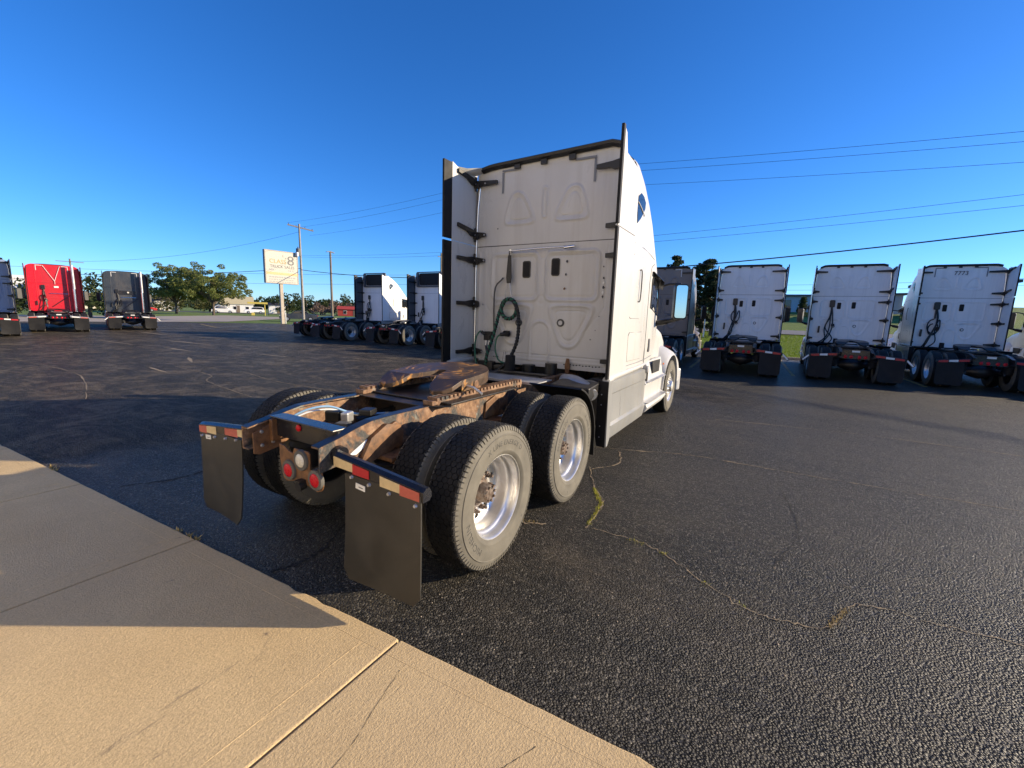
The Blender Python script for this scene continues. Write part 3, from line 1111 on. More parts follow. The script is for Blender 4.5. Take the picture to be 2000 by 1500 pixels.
def back_lower(y, z):
    h = np.zeros_like(y)
    c = .045
    for s in (-1, 1):
        yy = s * (y - c)
        h += ridge(sd_rrect(yy, z, .43, 2.31, .375, .315, .09), .030, .017)
        h -= ridge(sd_rrect(yy, z, .43, 2.31, .325, .265, .06), .014, .009)
        t = sd_convex(yy, z, [(.32, 1.36), (.53, 1.36), (.80, 1.93), (.10, 1.93)], .10)
        h += ridge(t, .032, .019)
        t = sd_convex(yy, z, [(.355, 1.45), (.49, 1.45), (.70, 1.86), (.19, 1.86)], .07)
        h -= ridge(t, .014, .010)
        # door-edge seams and lower diagonal
        h -= ridge(yy - .965, .012, .006) * (z > 1.22) * (z < 2.72)
        h += ridge(yy - 1.03, .030, .010) * (z > 1.25) * (z < 2.66)
        dd = (yy - .88) * .79 - (z - 1.88) * .61
        h -= ridge(dd, .014, .006) * (yy < .90) * (yy > .50)
        h -= ridge(yy - .90, .012, .006) * (z > 1.9) * (z < 2.7)
    t = sd_rrect(y, z, c, 1.35, .15, .36, .15)
    h += ridge(t, .028, .016) * (z > 1.15)
    t = np.hypot(y - c, (z - 2.0) * 1.1) - .055
    h -= ridge(t, .03, .005)
    h -= ridge(np.hypot(y - c, z - 2.63) - .075, .02, .006) * (z < 2.66)
    h -= ridge(z - 1.245, .010, .006)
    h += ridge(z - 1.175, .022, .008)
    h += .0025 * np.sin(3.1 * y + 1.3) * np.sin(2.3 * z)
    # stray dents
    for (dy, dz, r) in ((-.5, 2.25, .10), (-.62, 2.12, .07), (-.2, 1.36, .08), (.7, 1.5, .06)):
        h -= .004 * np.exp(-((y - dy) ** 2 + (z - dz) ** 2) / (r * r * .5))
    return h


def back_upper(y, z):
    h = np.zeros_like(y)
    c = .045
    for s in (-1, 1):
        yy = s * (y - c)
        t = sd_convex(yy, z, [(.12, 3.02), (.64, 3.02), (.50, 3.45), (.34, 3.45)][::1], .08)
        h += ridge(t, .024, .015)
        t = sd_convex(yy, z, [(.20, 3.08), (.56, 3.08), (.46, 3.38), (.37, 3.38)], .05)
        h -= ridge(t, .012, .010)
        h -= ridge(yy - .80, .010, .003) * (z > 2.8)
    h += ridge(sd_rrect(y, z, c, 3.27, .032, .19, .03), .022, .014)
    h += .003 * np.sin(2.1 * y + .4) * np.sin(1.9 * z + 1)
    return h


def field_mb(fn, y0, y1, z0, z1, step, X, top=None):
    ny, nz = int((y1 - y0) / step) + 1, int((z1 - z0) / step) + 1
    Y, Z = np.meshgrid(np.linspace(y0, y1, ny), np.linspace(z0, z1, nz))
    if top is not None:
        lim = top(Y)
        Z = z0 + (Z - z0) / (z1 - z0) * (lim - z0)
    H = fn(Y, Z)
    b = MB()
    vs = np.stack([X - H, Y, Z], -1).reshape(-1, 3)
    b.v = [tuple(v) for v in vs.tolist()]
    idx = np.arange(ny * nz).reshape(nz, ny)
    q = np.stack([idx[:-1, :-1], idx[1:, :-1], idx[1:, 1:], idx[:-1, 1:]], -1).reshape(-1, 4)
    b.f = [tuple(f) for f in q.tolist()]
    # returned edge, so that the panel has thickness
    ring = [idx[0, i] for i in range(ny)] + [idx[i, -1] for i in range(1, nz)] + [idx[-1, i] for i in range(ny - 2, -1, -1)] + [idx[i, 0] for i in range(nz - 2, 0, -1)]
    o = len(b.v)
    for i in ring:
        p = b.v[i]
        b.v.append((X + .03, p[1], p[2]))
    m = len(ring)
    b.f += [(int(ring[i]), int(ring[(i + 1) % m]), o + (i + 1) % m, o + i) for i in range(m)]
    return b


BACK = 2.927          # rear wall of the sleeper
EXT = 2.255           # trailing edge of the side extenders


def roof_top(y):
    y = np.asarray(y, dtype=float)
    return 3.81 - .028 * y - np.where(y < 0, .42, .05) * np.clip((np.abs(y) - np.where(y < 0, .90, .80)) / np.where(y < 0, .23, .33), 0, 1) ** 2.0


def roof_top_both(y):
    y = np.asarray(y, dtype=float)
    return 3.80 - .15 * np.clip((np.abs(y) - .80) / .33, 0, 1) ** 2.2


CAB = [  # X, half width, bottom, side top, roof top, exponent
    (2.935, 1.165, 1.13, 3.36, 3.83, 3.4), (3.05, 1.175, 1.13, 3.33, 3.84, 3.4), (3.30, 1.18, 1.13, 3.18, 3.80, 3.2), (3.60, 1.175, 1.13, 3.00, 3.68, 3.0),
    (3.90, 1.16, 1.13, 2.82, 3.50, 2.9), (4.20, 1.14, 1.13, 2.62, 3.24, 2.8), (4.45, 1.12, 1.14, 2.47, 2.98, 2.8), (4.70, 1.09, 1.15, 2.34, 2.72, 2.8),
    (4.90, 1.065, 1.16, 2.22, 2.55, 2.8), (5.10, 1.03, 1.18, 1.98, 2.28, 2.8), (5.35, .99, 1.2, 1.70, 1.95, 2.8), (5.45, .97, 1.2, 1.62, 1.84, 2.8)]


def cab_ring(x, w, zb, zs, zt, ex, grow=0.0, n=14):
    w += grow
    zt += grow
    pts = [(x, -w * .985, zb), (x, -w, zb + .25), (x, -w, zb + (zs - zb) * .6), (x, -w, zs)]
    for i in range(1, n + 1):
        a = math.pi / 2 * i / n
        pts.append((x, -w * max(0, math.cos(a)) ** (2 / ex), zs + (zt - zs) * math.sin(a) ** (2 / ex)))
    full = pts + [(x, -p[1], p[2]) for p in pts[-2::-1]]
    return full


def cab_shell_mb(z0=None, z1=None):
    b = MB()
    b.loft([cab_ring(*c) for c in CAB], closed=False)
    return b


def side_y(x):
    xs = [c[0] for c in CAB]
    return float(np.interp(x, xs, [c[1] for c in CAB]))


def side_y2(x, z):
    xs = [c[0] for c in CAB]
    w, zs, zt, ex = (float(np.interp(x, xs, [c[k] for c in CAB])) for k in (1, 3, 4, 5))
    if z <= zs:
        return w
    t = min(.999, (z - zs) / (zt - zs))
    return w * (1 - t ** ex) ** (1 / ex)


def side_plate(poly, off=.004, thick=.012, dens=.08, sgn=-1):
    """a plate that follows the cab side; poly in (x,z)"""
    b = MB()
    n = len(poly)
    cx = sum(p[0] for p in poly) / n
    cz = sum(p[1] for p in poly) / n
    vs = [(cx, sgn * (side_y2(cx, cz) + off), cz)]
    for f in (.5, 1.0):
        for (x, z) in poly:
            xx, zz = cx + (x - cx) * f, cz + (z - cz) * f
            vs.append((xx, sgn * (side_y2(xx, zz) + off), zz))
    for (x, z) in poly:
        vs.append((cx + (x - cx) * 1.004, sgn * (side_y2(x, z) + off - thick), cz + (z - cz) * 1.004))
    fs = [(0, 1 + i, 1 + (i + 1) % n) for i in range(n)]
    for k in (0, 1):
        fs += [(1 + k * n + i, 1 + (k + 1) * n + i, 1 + (k + 1) * n + (i + 1) % n, 1 + k * n + (i + 1) % n) for i in range(n)]
    return b.add(vs, fs)


def outline_tube(poly, r=.004, off=.002, sgn=-1, closed=True):
    p = [(x, sgn * (side_y2(x, z) + off), z) for x, z in poly]
    if closed:
        p.append(p[0])
    return MB().tube(p, r, 6)


def hood_mb():
    b = MB()
    S = [(5.36, .94, 1.0, 1.58, 1.86, 2.6), (5.8, .92, .95, 1.50, 1.82, 2.6), (6.4, .88, .9, 1.42, 1.72, 2.5), (7.0, .80, .85, 1.28, 1.56, 2.5), (7.4, .70, .8, 1.12, 1.36, 2.5), (7.58, .55, .75, .95, 1.15, 2.5)]
    b.loft([cab_ring(*s) for s in S], closed=False)
    b.f.append(tuple(range(len(b.v) - len(cab_ring(*S[0])), len(b.v))))
    return b


def fender_mb(sg):
    """arched front fender, outer face near y = sg*1.2"""
    b = MB()
    cx, cz = 6.33, TR
    rings = []
    for i in range(15):
        a = math.radians(178 - i * 176 / 14)
        r = .66 + .10 * max(0, math.cos(a)) ** 2 * (1 if math.cos(a) > 0 else .3)
        x, z = cx + r * math.cos(a) * 1.12, cz + r * math.sin(a) * 1.02
        xi, zi = cx + .60 * math.cos(a) * 1.12, cz + .60 * math.sin(a) * 1.02
        rings.append([(x, sg * .80, z + .14 * max(0, math.sin(a))), (x, sg * .97, z + .07 * max(0, math.sin(a))), (x, sg * 1.09, z), (x + 0, sg * 1.135, z - .07 * math.sin(a)), (xi, sg * 1.13, zi), (xi, sg * 1.10, zi), (xi * .9 + cx * .1, sg * .85, zi)])
    b.loft(rings, closed=True, cap=True)
    return b


def c_channel(sg, x0=-.87, x1=5.2):
    """C channel rail with its tail swept down; web outside, flanges inwards"""
    top = [(x0, .945), (-.72, .975), (-.58, 1.012), (-.46, 1.035), (-.30, 1.04), (.4, 1.04), (1.6, 1.04), (x1, 1.02)]
    bot = [(x0, .785), (-.72, .80), (-.58, .80), (-.46, .785), (-.30, .78), (.4, .775), (1.6, .775), (x1, .775)]
    yo, yi, t = .43, .355, .010
    rings = []
    for (xt, zt), (xb, zb) in zip(top, bot):
        rings.append([(xt, sg * yo, zb), (xt, sg * yo, zt), (xt, sg * yi, zt), (xt, sg * yi, zt - t), (xt, sg * (yo - t), zt - t), (xt, sg * (yo - t), zb + t), (xt, sg * yi, zb + t), (xt, sg * yi, zb)])
    return MB().loft(rings, True, True)


def fifth_parts():
    """top plate centred at origin (x forward), returns main plate and ramps"""
    R, th = .445, .042
    slot = [(-.22, -.15), (-.10, -.095), (.0, -.062)] + arc((.02, 0), .062, -math.pi / 2, math.pi / 2, 6)[1:-1] + [(.0, .062), (-.10, .095), (-.22, .15)]
    outer = [(-.22, .445)] + [(.06 + x, y) for x, y in arc((0, 0), R, math.pi * .5, -math.pi * .5, 22)] + [(-.22, -.445)]
    poly = outer + slot
    b = MB()
    b.prism(poly, 2, -th, 0)
    # front and side lip
    lip = MB()
    o2 = outer
    for i in range(len(o2) - 1):
        (x0, y0), (x1, y1) = o2[i], o2[i + 1]
        lip.add([(x0, y0, -th + .002), (x1, y1, -th + .002), (x1 * .985, y1 * .985, -.105), (x0 * .985, y0 * .985, -.105)], [(0, 1, 2, 3)])
    b.add(lip.v, lip.f)
    ramps = []
    for s in (-1, 1):
        r = MB()
        q = [(-.22, .15), (-.22, .445), (-.33, .425), (-.40, .37), (-.42, .29), (-.39, .22), (-.32, .17)]
        vs = []
        for dz in (0, -th):
            for x, y in q:
                vs.append((x, s * y, dz - (-.22 - x) * .34))
        m7 = len(q)
        r.add(vs, [tuple(range(m7)), tuple(range(2 * m7 - 1, m7 - 1, -1))] + [(i, (i + 1) % m7, m7 + (i + 1) % m7, m7 + i) for i in range(m7)])
        ramps.append(r)
    return b, ramps


def bracket_mb(sg, lng=.30, kink=.10, up=0.0, arm=True):
    """black hinge arm from the sleeper wall to the extender, seen from behind"""
    b = MB()
    y1 = sg * (1.165)
    y0 = sg * (1.165 - lng)
    # arm lying on the wall
    X = BACK - .03
    b.prism([(y0, -.030), (y0, .022), (y1 - sg * .10, .040), (y1 - sg * .02, .055), (y1, .03), (y1, -.05), (y1 - sg * .07, -.06), (y1 - sg * .12, -.035)], 0, X, X - .035)
    # arm along the extender
    ax = [(X - .0, -.03), (X + .0, .055), (X - .10, .05 + up * .3), (X - .22, .03 + up * .7), (X - .42, .026 + up), (X - .42, -.026 + up), (X - .22, -.03 + up * .7), (X - .10, -.05 + up * .3)]
    if arm:
        b.prism(ax, 1, sg * 1.125, sg * 1.158)
    if arm:
        b.cyl((X - .03, sg * 1.08, -.02), (X - .06, sg * 1.08, -.02), .028, 10)
        b.cyl((X - .02, sg * 1.135, .10), (X - .02, sg * 1.135, -.09), .018, 10)
    return b


def dot_bolts(pts, r=.012, l=.012, ax=0, sg=-1):
    b = MB()
    for p in pts:
        q = list(p)
        q[ax] += sg * l
        b.cyl(p, q, r, 8, r * .7)
    return b
def hanger_mb(sg):
    b = MB()
    rings = []
    for (y, zt, h) in ((.455, .915, .085), (.62, .90, .085), (1.14, .85, .078), (1.20, .842, .075)):
        rings.append([(-.835, sg * y, zt - .018), (-.812, sg * y, zt), (-.785, sg * y, zt - .002), (-.768, sg * y, zt - .03), (-.768, sg * y, zt - h * .75), (-.785, sg * y, zt - h), (-.835, sg * y, zt - h)])
    b.loft(rings, True, True)
    # stub to the rail
    b.cyl((-.775, sg * .43, .88), (-.775, sg * .47, .875), .055, 14)
    return b


def hanger_z(y):
    return .915 - (abs(y) - .455) * .098


def tape_piece(sg, y0, y1):
    z0, z1 = hanger_z(y0), hanger_z(y1)
    b = MB()
    h = .062
    vs = []
    for x in (-.8395, -.8358):
        vs += [(x, sg * y0, z0 - .024), (x, sg * y1, z1 - .024), (x, sg * y1, z1 - .024 - h + .01), (x, sg * y0, z0 - .024 - h)]
    return b.add(vs, [(0, 1, 2, 3), (7, 6, 5, 4), (0, 4, 5, 1), (1, 5, 6, 2), (2, 6, 7, 3), (3, 7, 4, 0)])


def flap_mb(sg, warp=.0):
    b = MB()
    ys = np.linspace(.575, 1.185, 9)
    zs = np.linspace(.80, .137, 12)
    front, rear = [], []
    for z in zs:
        t = (.80 - z) / .663
        for y in ys:
            yy = y
            zz = z
            # rounded lower corners
            e = max(0, .05 - (z - .137)) if z < .187 else 0
            if e and y > 1.135:
                yy = y - .05 * (1 - math.sqrt(max(0, 1 - (e / .05) ** 2)))
            if e and y < .625:
                yy = y + .05 * (1 - math.sqrt(max(0, 1 - (e / .05) ** 2)))
            x = -.8035 - .012 * t * t * math.cos((y - .6) * 3.5) - warp * t * t * (1 + .6 * math.sin(5 * y))
            rear.append((x, sg * yy, zz))
            front.append((x + .010, sg * yy, zz))
    n, m = len(ys), len(zs)
    vs = rear + front
    o = n * m
    fs = []
    for i in range(m - 1):
        for k in range(n - 1):
            q = (i * n + k, i * n + k + 1, (i + 1) * n + k + 1, (i + 1) * n + k)
            fs += [q, tuple(o + a for a in q[::-1])]
    ring = [k for k in range(n)] + [i * n + n - 1 for i in range(1, m)] + [(m - 1) * n + k for k in range(n - 2, -1, -1)] + [i * n for i in range(m - 2, 0, -1)]
    fs += [(ring[i], ring[(i + 1) % len(ring)], o + ring[(i + 1) % len(ring)], o + ring[i]) for i in range(len(ring))]
    return b.add(vs, fs)


def build_truck(name, label, loc, rz, paint_m, style='A', fine=False, group=None, scale=None, mark='tape_white', back_m=None, number=None,
                skirt_m='silver_paint', angled=True, stack=False, hoses=True, extra=None):
    T = thing(name, label, 'truck', loc, rz, group, scale)
    K = 'f' if fine else 'c'
    back_m = back_m or paint_m
    frame_m = 'rust_frame' if fine else 'black_steel'
    # ---- chassis
    for s in (-1, 1):
        put('frame_rail', lambda: c_channel(s), frame_m, T, 30, key='rail%d' % s, label='rusty frame rail with peeling black paint' if fine else None)
    if fine:
        for s in (-1, 1):
            fl = []
            for xt, zt in ((-.87, .945), (-.72, .975), (-.58, 1.012), (-.46, 1.035), (-.30, 1.04), (.14, 1.04)):
                fl.append([(xt, s * .4305, zt + .0012), (xt, s * .4305, zt + .0035), (xt, s * .354, zt + .0035), (xt, s * .354, zt + .0012)])
            put('rail_flange', MB().loft(fl, True, True), 'black_steel', T)
    b = MB().box((-.655, 0, .93), (.055, .70, .15)).box((-.655, 0, 1.0), (.12, .70, .012))
    put('cross_member', b, 'black_gloss', T, bevel=.006)
    for x in (.30, 1.62, 2.6):
        put('cross_member', lambda: MB().box((x, 0, .90), (.10, .70, .20)), 'black_steel', T, bevel=.01)
    for x in (0, 1.32):
        ax = MB()
        ax.tube([(x, -1.0, TR), (x, -.35, TR), (x, -.22, TR), (x, .0, TR), (x, .22, TR), (x, .35, TR), (x, 1.0, TR)], [.07, .08, .14, .21, .14, .08, .07], 16)
        ax.cyl((x + .18, 0, TR + .05), (x + .42, 0, TR + .12), .10, 12, .06)
        put('axle', ax, 'black_steel', T, 40, key='axle%d' % (x > 0))
        for s in (-1, 1):
            sp = MB()
            sp.cyl((x - .33, s * .50, .50), (x - .33, s * .50, .73), .115, 16)
            sp.lathe([(.0, .73), (.135, .73), (.14, .745), (.0, .75)], (x - .33, s * .50, 0), 2, 20)
            sp.lathe([(.118, .53), (.135, .58), (.118, .63), (.135, .68), (.118, .72)], (x - .33, s * .50, 0), 2, 20)
            put('air_spring', sp, 'rubber_trim', T, 40, key='spring%d%d' % (s, x > 0))
            put('spring_bracket', MB().prism([(x - .44, .80), (x - .20, .80), (x - .18, .92), (x - .26, 1.0), (x - .42, .95)], 1, s * .432, s * .455).box((x - .33, s * .50, .775), (.20, .16, .03)),
                'rust_brown' if fine else 'black_steel', T, bevel=.008, key='sbr%d%d' % (s, x > 0))
            put('trailing_arm', MB().prism([(x - .42, .46), (x + .40, .52), (x + .55, .66), (x + .55, .78), (x + .44, .78), (x + .36, .62), (x - .40, .56)], 1, s * .40, s * .45), 'black_steel', T, bevel=.01, key='tarm%d%d' % (s, x > 0))
    # ---- wheels
    txt = [('X LINE ENERGY D', .052, .392, 82), ('MICHELIN', .062, .388, 210), ('X', .03, .40, -40)]
    for i, x in enumerate((0, 1.32)):
        for s in (-1, 1):
            wheel(T, x, s * 1.062, s, 'outer', fine, (0.0, 1.15)[i] if fine else .3 * i, txt if fine and s < 0 else None)
            wheel(T, x, s * .728, s, 'inner', fine, .2 + .5 * i)
    for s in (-1, 1):
        wheel(T, 6.33, s * 1.005, s, 'steer', fine, .4)
    put('axle', MB().tube([(6.33, -.95, TR), (6.33, -.6, TR - .1), (6.33, .6, TR - .1), (6.33, .95, TR)], .06, 8), 'black_steel', T, 40, key='faxle')
    # ---- mud flaps
    for s in (-1, 1):
        h = put('flap_hanger', lambda: hanger_mb(s), 'black_gloss' if fine else ('galvanised' if style == 'C' else 'black_steel'), T, None, key='hang%d' % s, loc=(.034, 0, 0))
        if fine:
            segs = ([(.475, .645, 'tape_cream'), (.645, .785, 'tape_red'), (.875, 1.03, 'tape_cream'), (1.03, 1.175, 'tape_faded')] if s < 0 else
                    [(.465, .62, 'tape_cream'), (.62, .80, 'tape_faded'), (.93, 1.075, 'tape_cream'), (1.075, 1.195, 'tape_faded')])
        else:
            segs = [(.48, .70, 'tape_red'), (.72, .92, 'tape_white'), (.94, 1.15, 'tape_red')] if style != 'C' else [(.5, .8, 'tape_white'), (.85, 1.15, 'tape_faded')]
        for y0, y1, mm in segs:
            put('reflective_tape', tape_piece(s, y0, y1), mm, h)
        if angled and not fine:
            # outer arm turned down, with a white tape on it
            put('hanger_end', lambda: MB().prism([(s * 1.19, .84), (s * 1.19, .765), (s * 1.36, .60), (s * 1.41, .65)], 0, -.835, -.80), 'black_steel', h, key='hend%d' % s)
            put('reflective_tape', lambda: MB().prism([(s * 1.215, .81), (s * 1.205, .762), (s * 1.35, .622), (s * 1.385, .65)], 0, -.8395, -.8355), 'tape_white', h, key='hendt%d' % s)
        f = put('mud_flap', lambda: flap_mb(s, (.030 if s > 0 else .018) if fine else .05), 'flap_plastic' if fine else 'rubber_trim', T, 40, key='flap%d%s' % (s, K))
        if fine:
            put('bolt', dot_bolts([(-.8035, s * y, hanger_z(y) - .105) for y in (.64, .79, .95, 1.15)], .013, .014), 'galvanised', f, 40, kind='stuff')
            put('sticker', MB().box((-.8075, s * .715 if s < 0 else s * 1.05, .745), (.003, .08, .034), Matrix.Rotation(s * -.09, 3, 'X')), 'sticker', f)
            put('print', MB().box((-.8095, s * .72 if s < 0 else s * 1.045, .743), (.0012, .035, .006), Matrix.Rotation(s * -.09, 3, 'X')), 'tape_grey', f)
    # ---- tail lamps
    if fine:
        pl = put('lamp_plate', MB().prism([(.0, .895), (-.05, .89), (-.10, .862), (-.14, .855), (-.16, .893), (-.30, .893), (-.315, .88), (-.315, .78), (-.40, .80), (-.43, .785), (-.44, .70), (-.425, .665), (-.38, .65), (-.22, .685), (-.07, .655), (-.035, .665), (-.02, .70), (.0, .80)], 0, -.858, -.850),
                 'rust_brown', T, label='rusty brown plate holding the tail lamps')
        for (y, z, mm) in ((-.235, .828, 'lens_clear'), (-.105, .738, 'lens_red'), (-.375, .728, 'lens_red')):
            g = put('lamp_bezel', MB().lathe([(.045, -.874), (.064, -.872), (.068, -.862), (.068, -.850)], (0, y, z), 0, 32), 'lens_grommet', pl, 40)
            put('lamp_lens', MB().lathe([(0, -.884), (.025, -.882), (.040, -.877), (.047, -.870), (.047, -.855)], (0, y, z), 0, 32), mm, pl, 50)
        put('sun_blocker', MB().box((-.66, -.73, .68), (.012, .34, .20)), 'black_plastic', T)  # added plate behind the right flap, blocks a sliver of sun on the ground
        put('trailer_socket', MB().cyl((-.856, -.245, .672), (-.90, -.245, .665), .032, 16).box((-.88, -.245, .70), (.05, .05, .012)), 'black_plastic', pl, 40)
        put('marker_lamp', MB().lathe([(0, -.698), (.018, -.696), (.024, -.690), (.024, -.68)], (0, .05, .955), 0, 20), 'lens_red', T, 40)
        put('gusset_plate', MB().prism([(-.84, .90), (-.60, .985), (-.575, .97), (-.575, .80), (-.64, .762), (-.80, .735), (-.84, .75)], 1, .345, .356).box((-.66, .33, .90), (.12, .035, .16)), 'rust_brown', T, bevel=.006)
        put('bolt', dot_bolts([(-.78, .345, .90), (-.70, .345, .81), (-.62, .345, .93), (-.78, .345, .80)], .014, .012, 1, -1), 'galvanised', T, 40)
        put('tow_bracket', MB().prism([(-.62, .745), (-.30, .80), (-.22, .97), (-.36, 1.0), (-.50, .93)], 1, -.47, -.433).lathe([(0, .735), (.13, .735), (.135, .752), (0, .757)], (-.28, -.58, 0), 2, 24), 'rust_brown', T, 40, bevel=.005)
        put('chipped_paint', MB().prism([(-.66, .845), (-.60, .835), (-.47, .90), (-.46, .925), (-.52, .915)], 1, -.4345, -.4305), 'white_wall', T)
        put('air_line', MB().tube(smooth_path([(-.62, .28, .97), (-.50, .22, 1.03), (-.36, .15, 1.04), (-.2, .05, .97), (.1, 0, .93)]), .009, 8), 'hose_blue', T, 60)
        put('air_line', MB().tube(smooth_path([(-.60, .30, .95), (-.46, .26, 1.0), (-.30, .2, 1.0), (-.1, .15, .93), (.2, .1, .9)]), .007, 8), 'white_wall', T, 60)
        for (p, d, mm) in (((-.28, .05, .96), (.10, .06, .08), 'galvanised'), ((-.42, -.08, .93), (.08, .10, .07), 'lens_grommet'), ((-.12, .0, .98), (.12, .10, .05), 'black_plastic'), ((-.30, .18, .95), (.07, .12, .09), 'black_plastic'), ((-.05, -.15, .95), (.1, .06, .06), 'lens_grommet')):
            put('valve', MB().box(p, d, Matrix.Rotation(.4, 3, 'Z')), mm, T, bevel=.012)
        put('torque_rod', MB().tube([(-.05, .22, .86), (.5, .02, .98)], .03, 10).cyl((.45, .03, .97), (.56, 0, .99), .05, 12), 'black_steel', T, 40)
    else:
        for s in (-1, 1):
            for y in (.10, .25):
                put('lamp_lens', MB().lathe([(0, -.70), (.035, -.698), (.047, -.69), (.047, -.67)], (0, s * y - (0 if not number else .05), .80), 0, 16), 'lens_red', T, 40)
        put('licence_plate', MB().box((-.69, 0, .97), (.01, .20, .07)), 'tape_white', T)
        put('light_bar', MB().box((-.68, 0, .80), (.02, .72, .12)), 'black_steel', T)
    # ---- fifth wheel
    FX, FZ = .74, 1.225
    tilt = math.radians(5.0)
    plate, ramps = fifth_parts()
    fwm = put('fifth_wheel', plate, 'greasy_plate' if fine else 'black_steel', T, 40, label='greasy fifth wheel plate with orange grease swirls' if fine else None)
    fwm.location = (FX, 0, FZ)
    fwm.rotation_euler = (0, -tilt, 0)
    for r in ramps:
        put('ramp', r, 'greasy_plate' if fine else 'black_steel', fwm, bevel=.006)
    for s in (-1, 1):
        put('pivot_bracket', lambda: MB().prism([(FX - .16, 1.045), (FX + .16, 1.045), (FX + .07, 1.20), (FX - .07, 1.20)], 1, s * .36, s * .41).cyl((FX, s * .30, 1.15), (FX, s * .45, 1.15), .035, 12), 'rust_brown' if fine else 'black_steel', T, bevel=.006, key='pivot%d' % s)
        rail = MB().box((.86, s * .40, 1.062), (1.45, .10, .035))
        if fine:
            for k in range(25):
                rail.box((.20 + k * .056, s * .405, 1.088), (.030, .105, .028))
                rail.box((.20 + k * .056, s * .448, 1.03), (.026, .02, .035))
        put('slide_rail', rail, 'rust_frame' if fine else 'black_steel', T)
    put('slide_plate', MB().box((.78, 0, 1.052), (1.08, 1.12, .014)).prism([(.24, -.56), (.24, .56), (.10, .42), (.10, -.42)], 2, 1.03, 1.042), 'black_steel', T, bevel=.004)
    if fine:
        put('release_handle', MB().tube([(.60, -.30, 1.16), (.60, -.52, 1.14), (.58, -.62, 1.10)], .012, 8), 'galvanised', T, 40)
        put('release_handle', MB().tube([(.92, .25, 1.18), (.88, .50, 1.20), (.84, .58, 1.19)], .010, 8), 'black_steel', T, 40)
    put('deck_plate', MB().box((1.80, -.10, 1.065), (.34, 1.05, .012)).box((1.63, -.10, 1.055), (.012, 1.05, .03)), 'galvanised', T, bevel=.003)
    for x in (2.15, 2.45):
        put('cross_member', lambda: MB().box((x, 0, .98), (.09, .72, .14)), 'black_steel', T, bevel=.01)
    # dark machinery below the cab
    m = MB().box((3.8, 0, .80), (1.7, .68, .55)).box((2.35, .0, .80), (.5, .6, .3)).cyl((2.2, -.2, .75), (3.0, -.2, .75), .12, 14).cyl((2.55, .28, 1.0), (2.55, .28, 1.25), .07, 12)
    put('driveline', m, 'deep_black', T, bevel=.03)
    for s in (-1, 1):
        # quarter fender ahead of the drive wheels and fuel tank
        qf = MB()
        rings = []
        for i in range(9):
            a = math.radians(75 - i * 75 / 8)
            x, z = 1.32 + .62 * math.cos(a), TR + .60 * math.sin(a)
            rings.append([(x, s * .60, z), (x, s * 1.18, z), (x - .012, s * 1.18, z - .012), (x - .012, s * .60, z - .012)])
        rings += [[(1.945, s * .60, .30), (1.945, s * 1.18, .30), (1.933, s * 1.18, .30), (1.933, s * .60, .30)]]
        qf.loft(rings, True, True)
        put('quarter_fender', qf, 'black_plastic', T, 40, key='qf%d' % s)
        tk = MB().lathe([(0, 2.42), (.20, 2.42), (.285, 2.435), (.30, 2.47), (.30, 3.9), (.285, 3.94), (0, 3.95)], (0, s * .80, .70), 0, 32)
        put('fuel_tank', tk, 'air_tank', T, 40, key='tank%d' % s)
        put('tank_strap', lambda: MB().lathe([(.302, 2.75), (.308, 2.75), (.308, 2.80), (.302, 2.80)], (0, s * .80, .70), 0, 32), 'black_steel', T, 40, key='strap%d' % s)
    # chassis skirts with steps
    for s in (-1, 1):
        yo = 1.195
        sk = MB()
        prof = [(yo - .045, 1.085), (yo, 1.06), (yo, .92), (yo - .012, .905), (yo - .012, .56), (yo + .010, .53), (yo - .02, .36), (yo - .05, .355), (yo - .05, 1.085)]
        rings = []
        for x, ex in ((2.40, 0), (4.02, 0)):
            rings.append([(x, s * y, z) for y, z in prof])
        sk.loft(rings, True, True)
        p1 = put('chassis_skirt', sk, skirt_m, T, 25, key='skirt%d' % s, bevel=.004)
        put('skirt_edge', lambda: MB().prism([(2.255, 1.075), (2.41, 1.075), (2.41, .37), (2.345, .30), (2.295, .30)], 1, s * 1.20, s * 1.165), skirt_m, T, bevel=.006, key='skirte%d' % s)
        put('skirt_flap', lambda: MB().prism([(s * 1.20, 1.07), (s * 1.075, 1.075), (s * 1.075, .42), (s * 1.10, .31), (s * 1.195, .305)], 0, 2.262, 2.25), 'rubber_trim', T, key='skirtf%d' % s)
        if fine:
            put('bolt', dot_bolts([(2.25, s * 1.125, z) for z in (.92, .80, .55, .42)], .008, .006), 'galvanised', T, 40)
        st = MB()
        for x0, x1 in ((4.06, 5.55),):
            prof2 = [(yo - .10, 1.14), (yo - .05, .86), (yo - .02, .84), (yo + .0, .82), (yo - .05, .80), (yo - .06, .55), (yo + .015, .52), (yo + .04, .47), (yo + .0, .40), (yo - .10, .33), (yo - .16, .33), (yo - .16, 1.14)]
            rings = [[(x, s * (y + dy), z) for y, z in prof2] for x, dy in ((x0, 0), (x1 - .3, -.01), (x1, -.03))]
            st.loft(rings, True, True)
        put('step_fairing', st, 'white_paint' if fine else paint_m, T, 25, key='stepf%d' % s if not fine else None, bevel=.004)
        put('step_tread', lambda: MB().box((4.75, s * (yo - .02), .845), (1.2, .09, .008)).box((4.75, s * (yo - .005), .535), (1.3, .10, .010)), 'galvanised', T, key='stept%d' % s)
        put('tank_opening', lambda: MB().prism([(4.60, 1.13), (5.15, 1.13), (5.12, .93), (4.66, .93)], 1, s * (yo - .052), s * (yo - .06)), 'deep_black', T, key='topen%d' % s)
        put('step_vent', lambda: MB().prism(rrect(4.06, .98, .045, .11, .03), 1, s * (yo - .01), s * (yo + .004)), 'black_plastic', T, key='svent%d' % s)
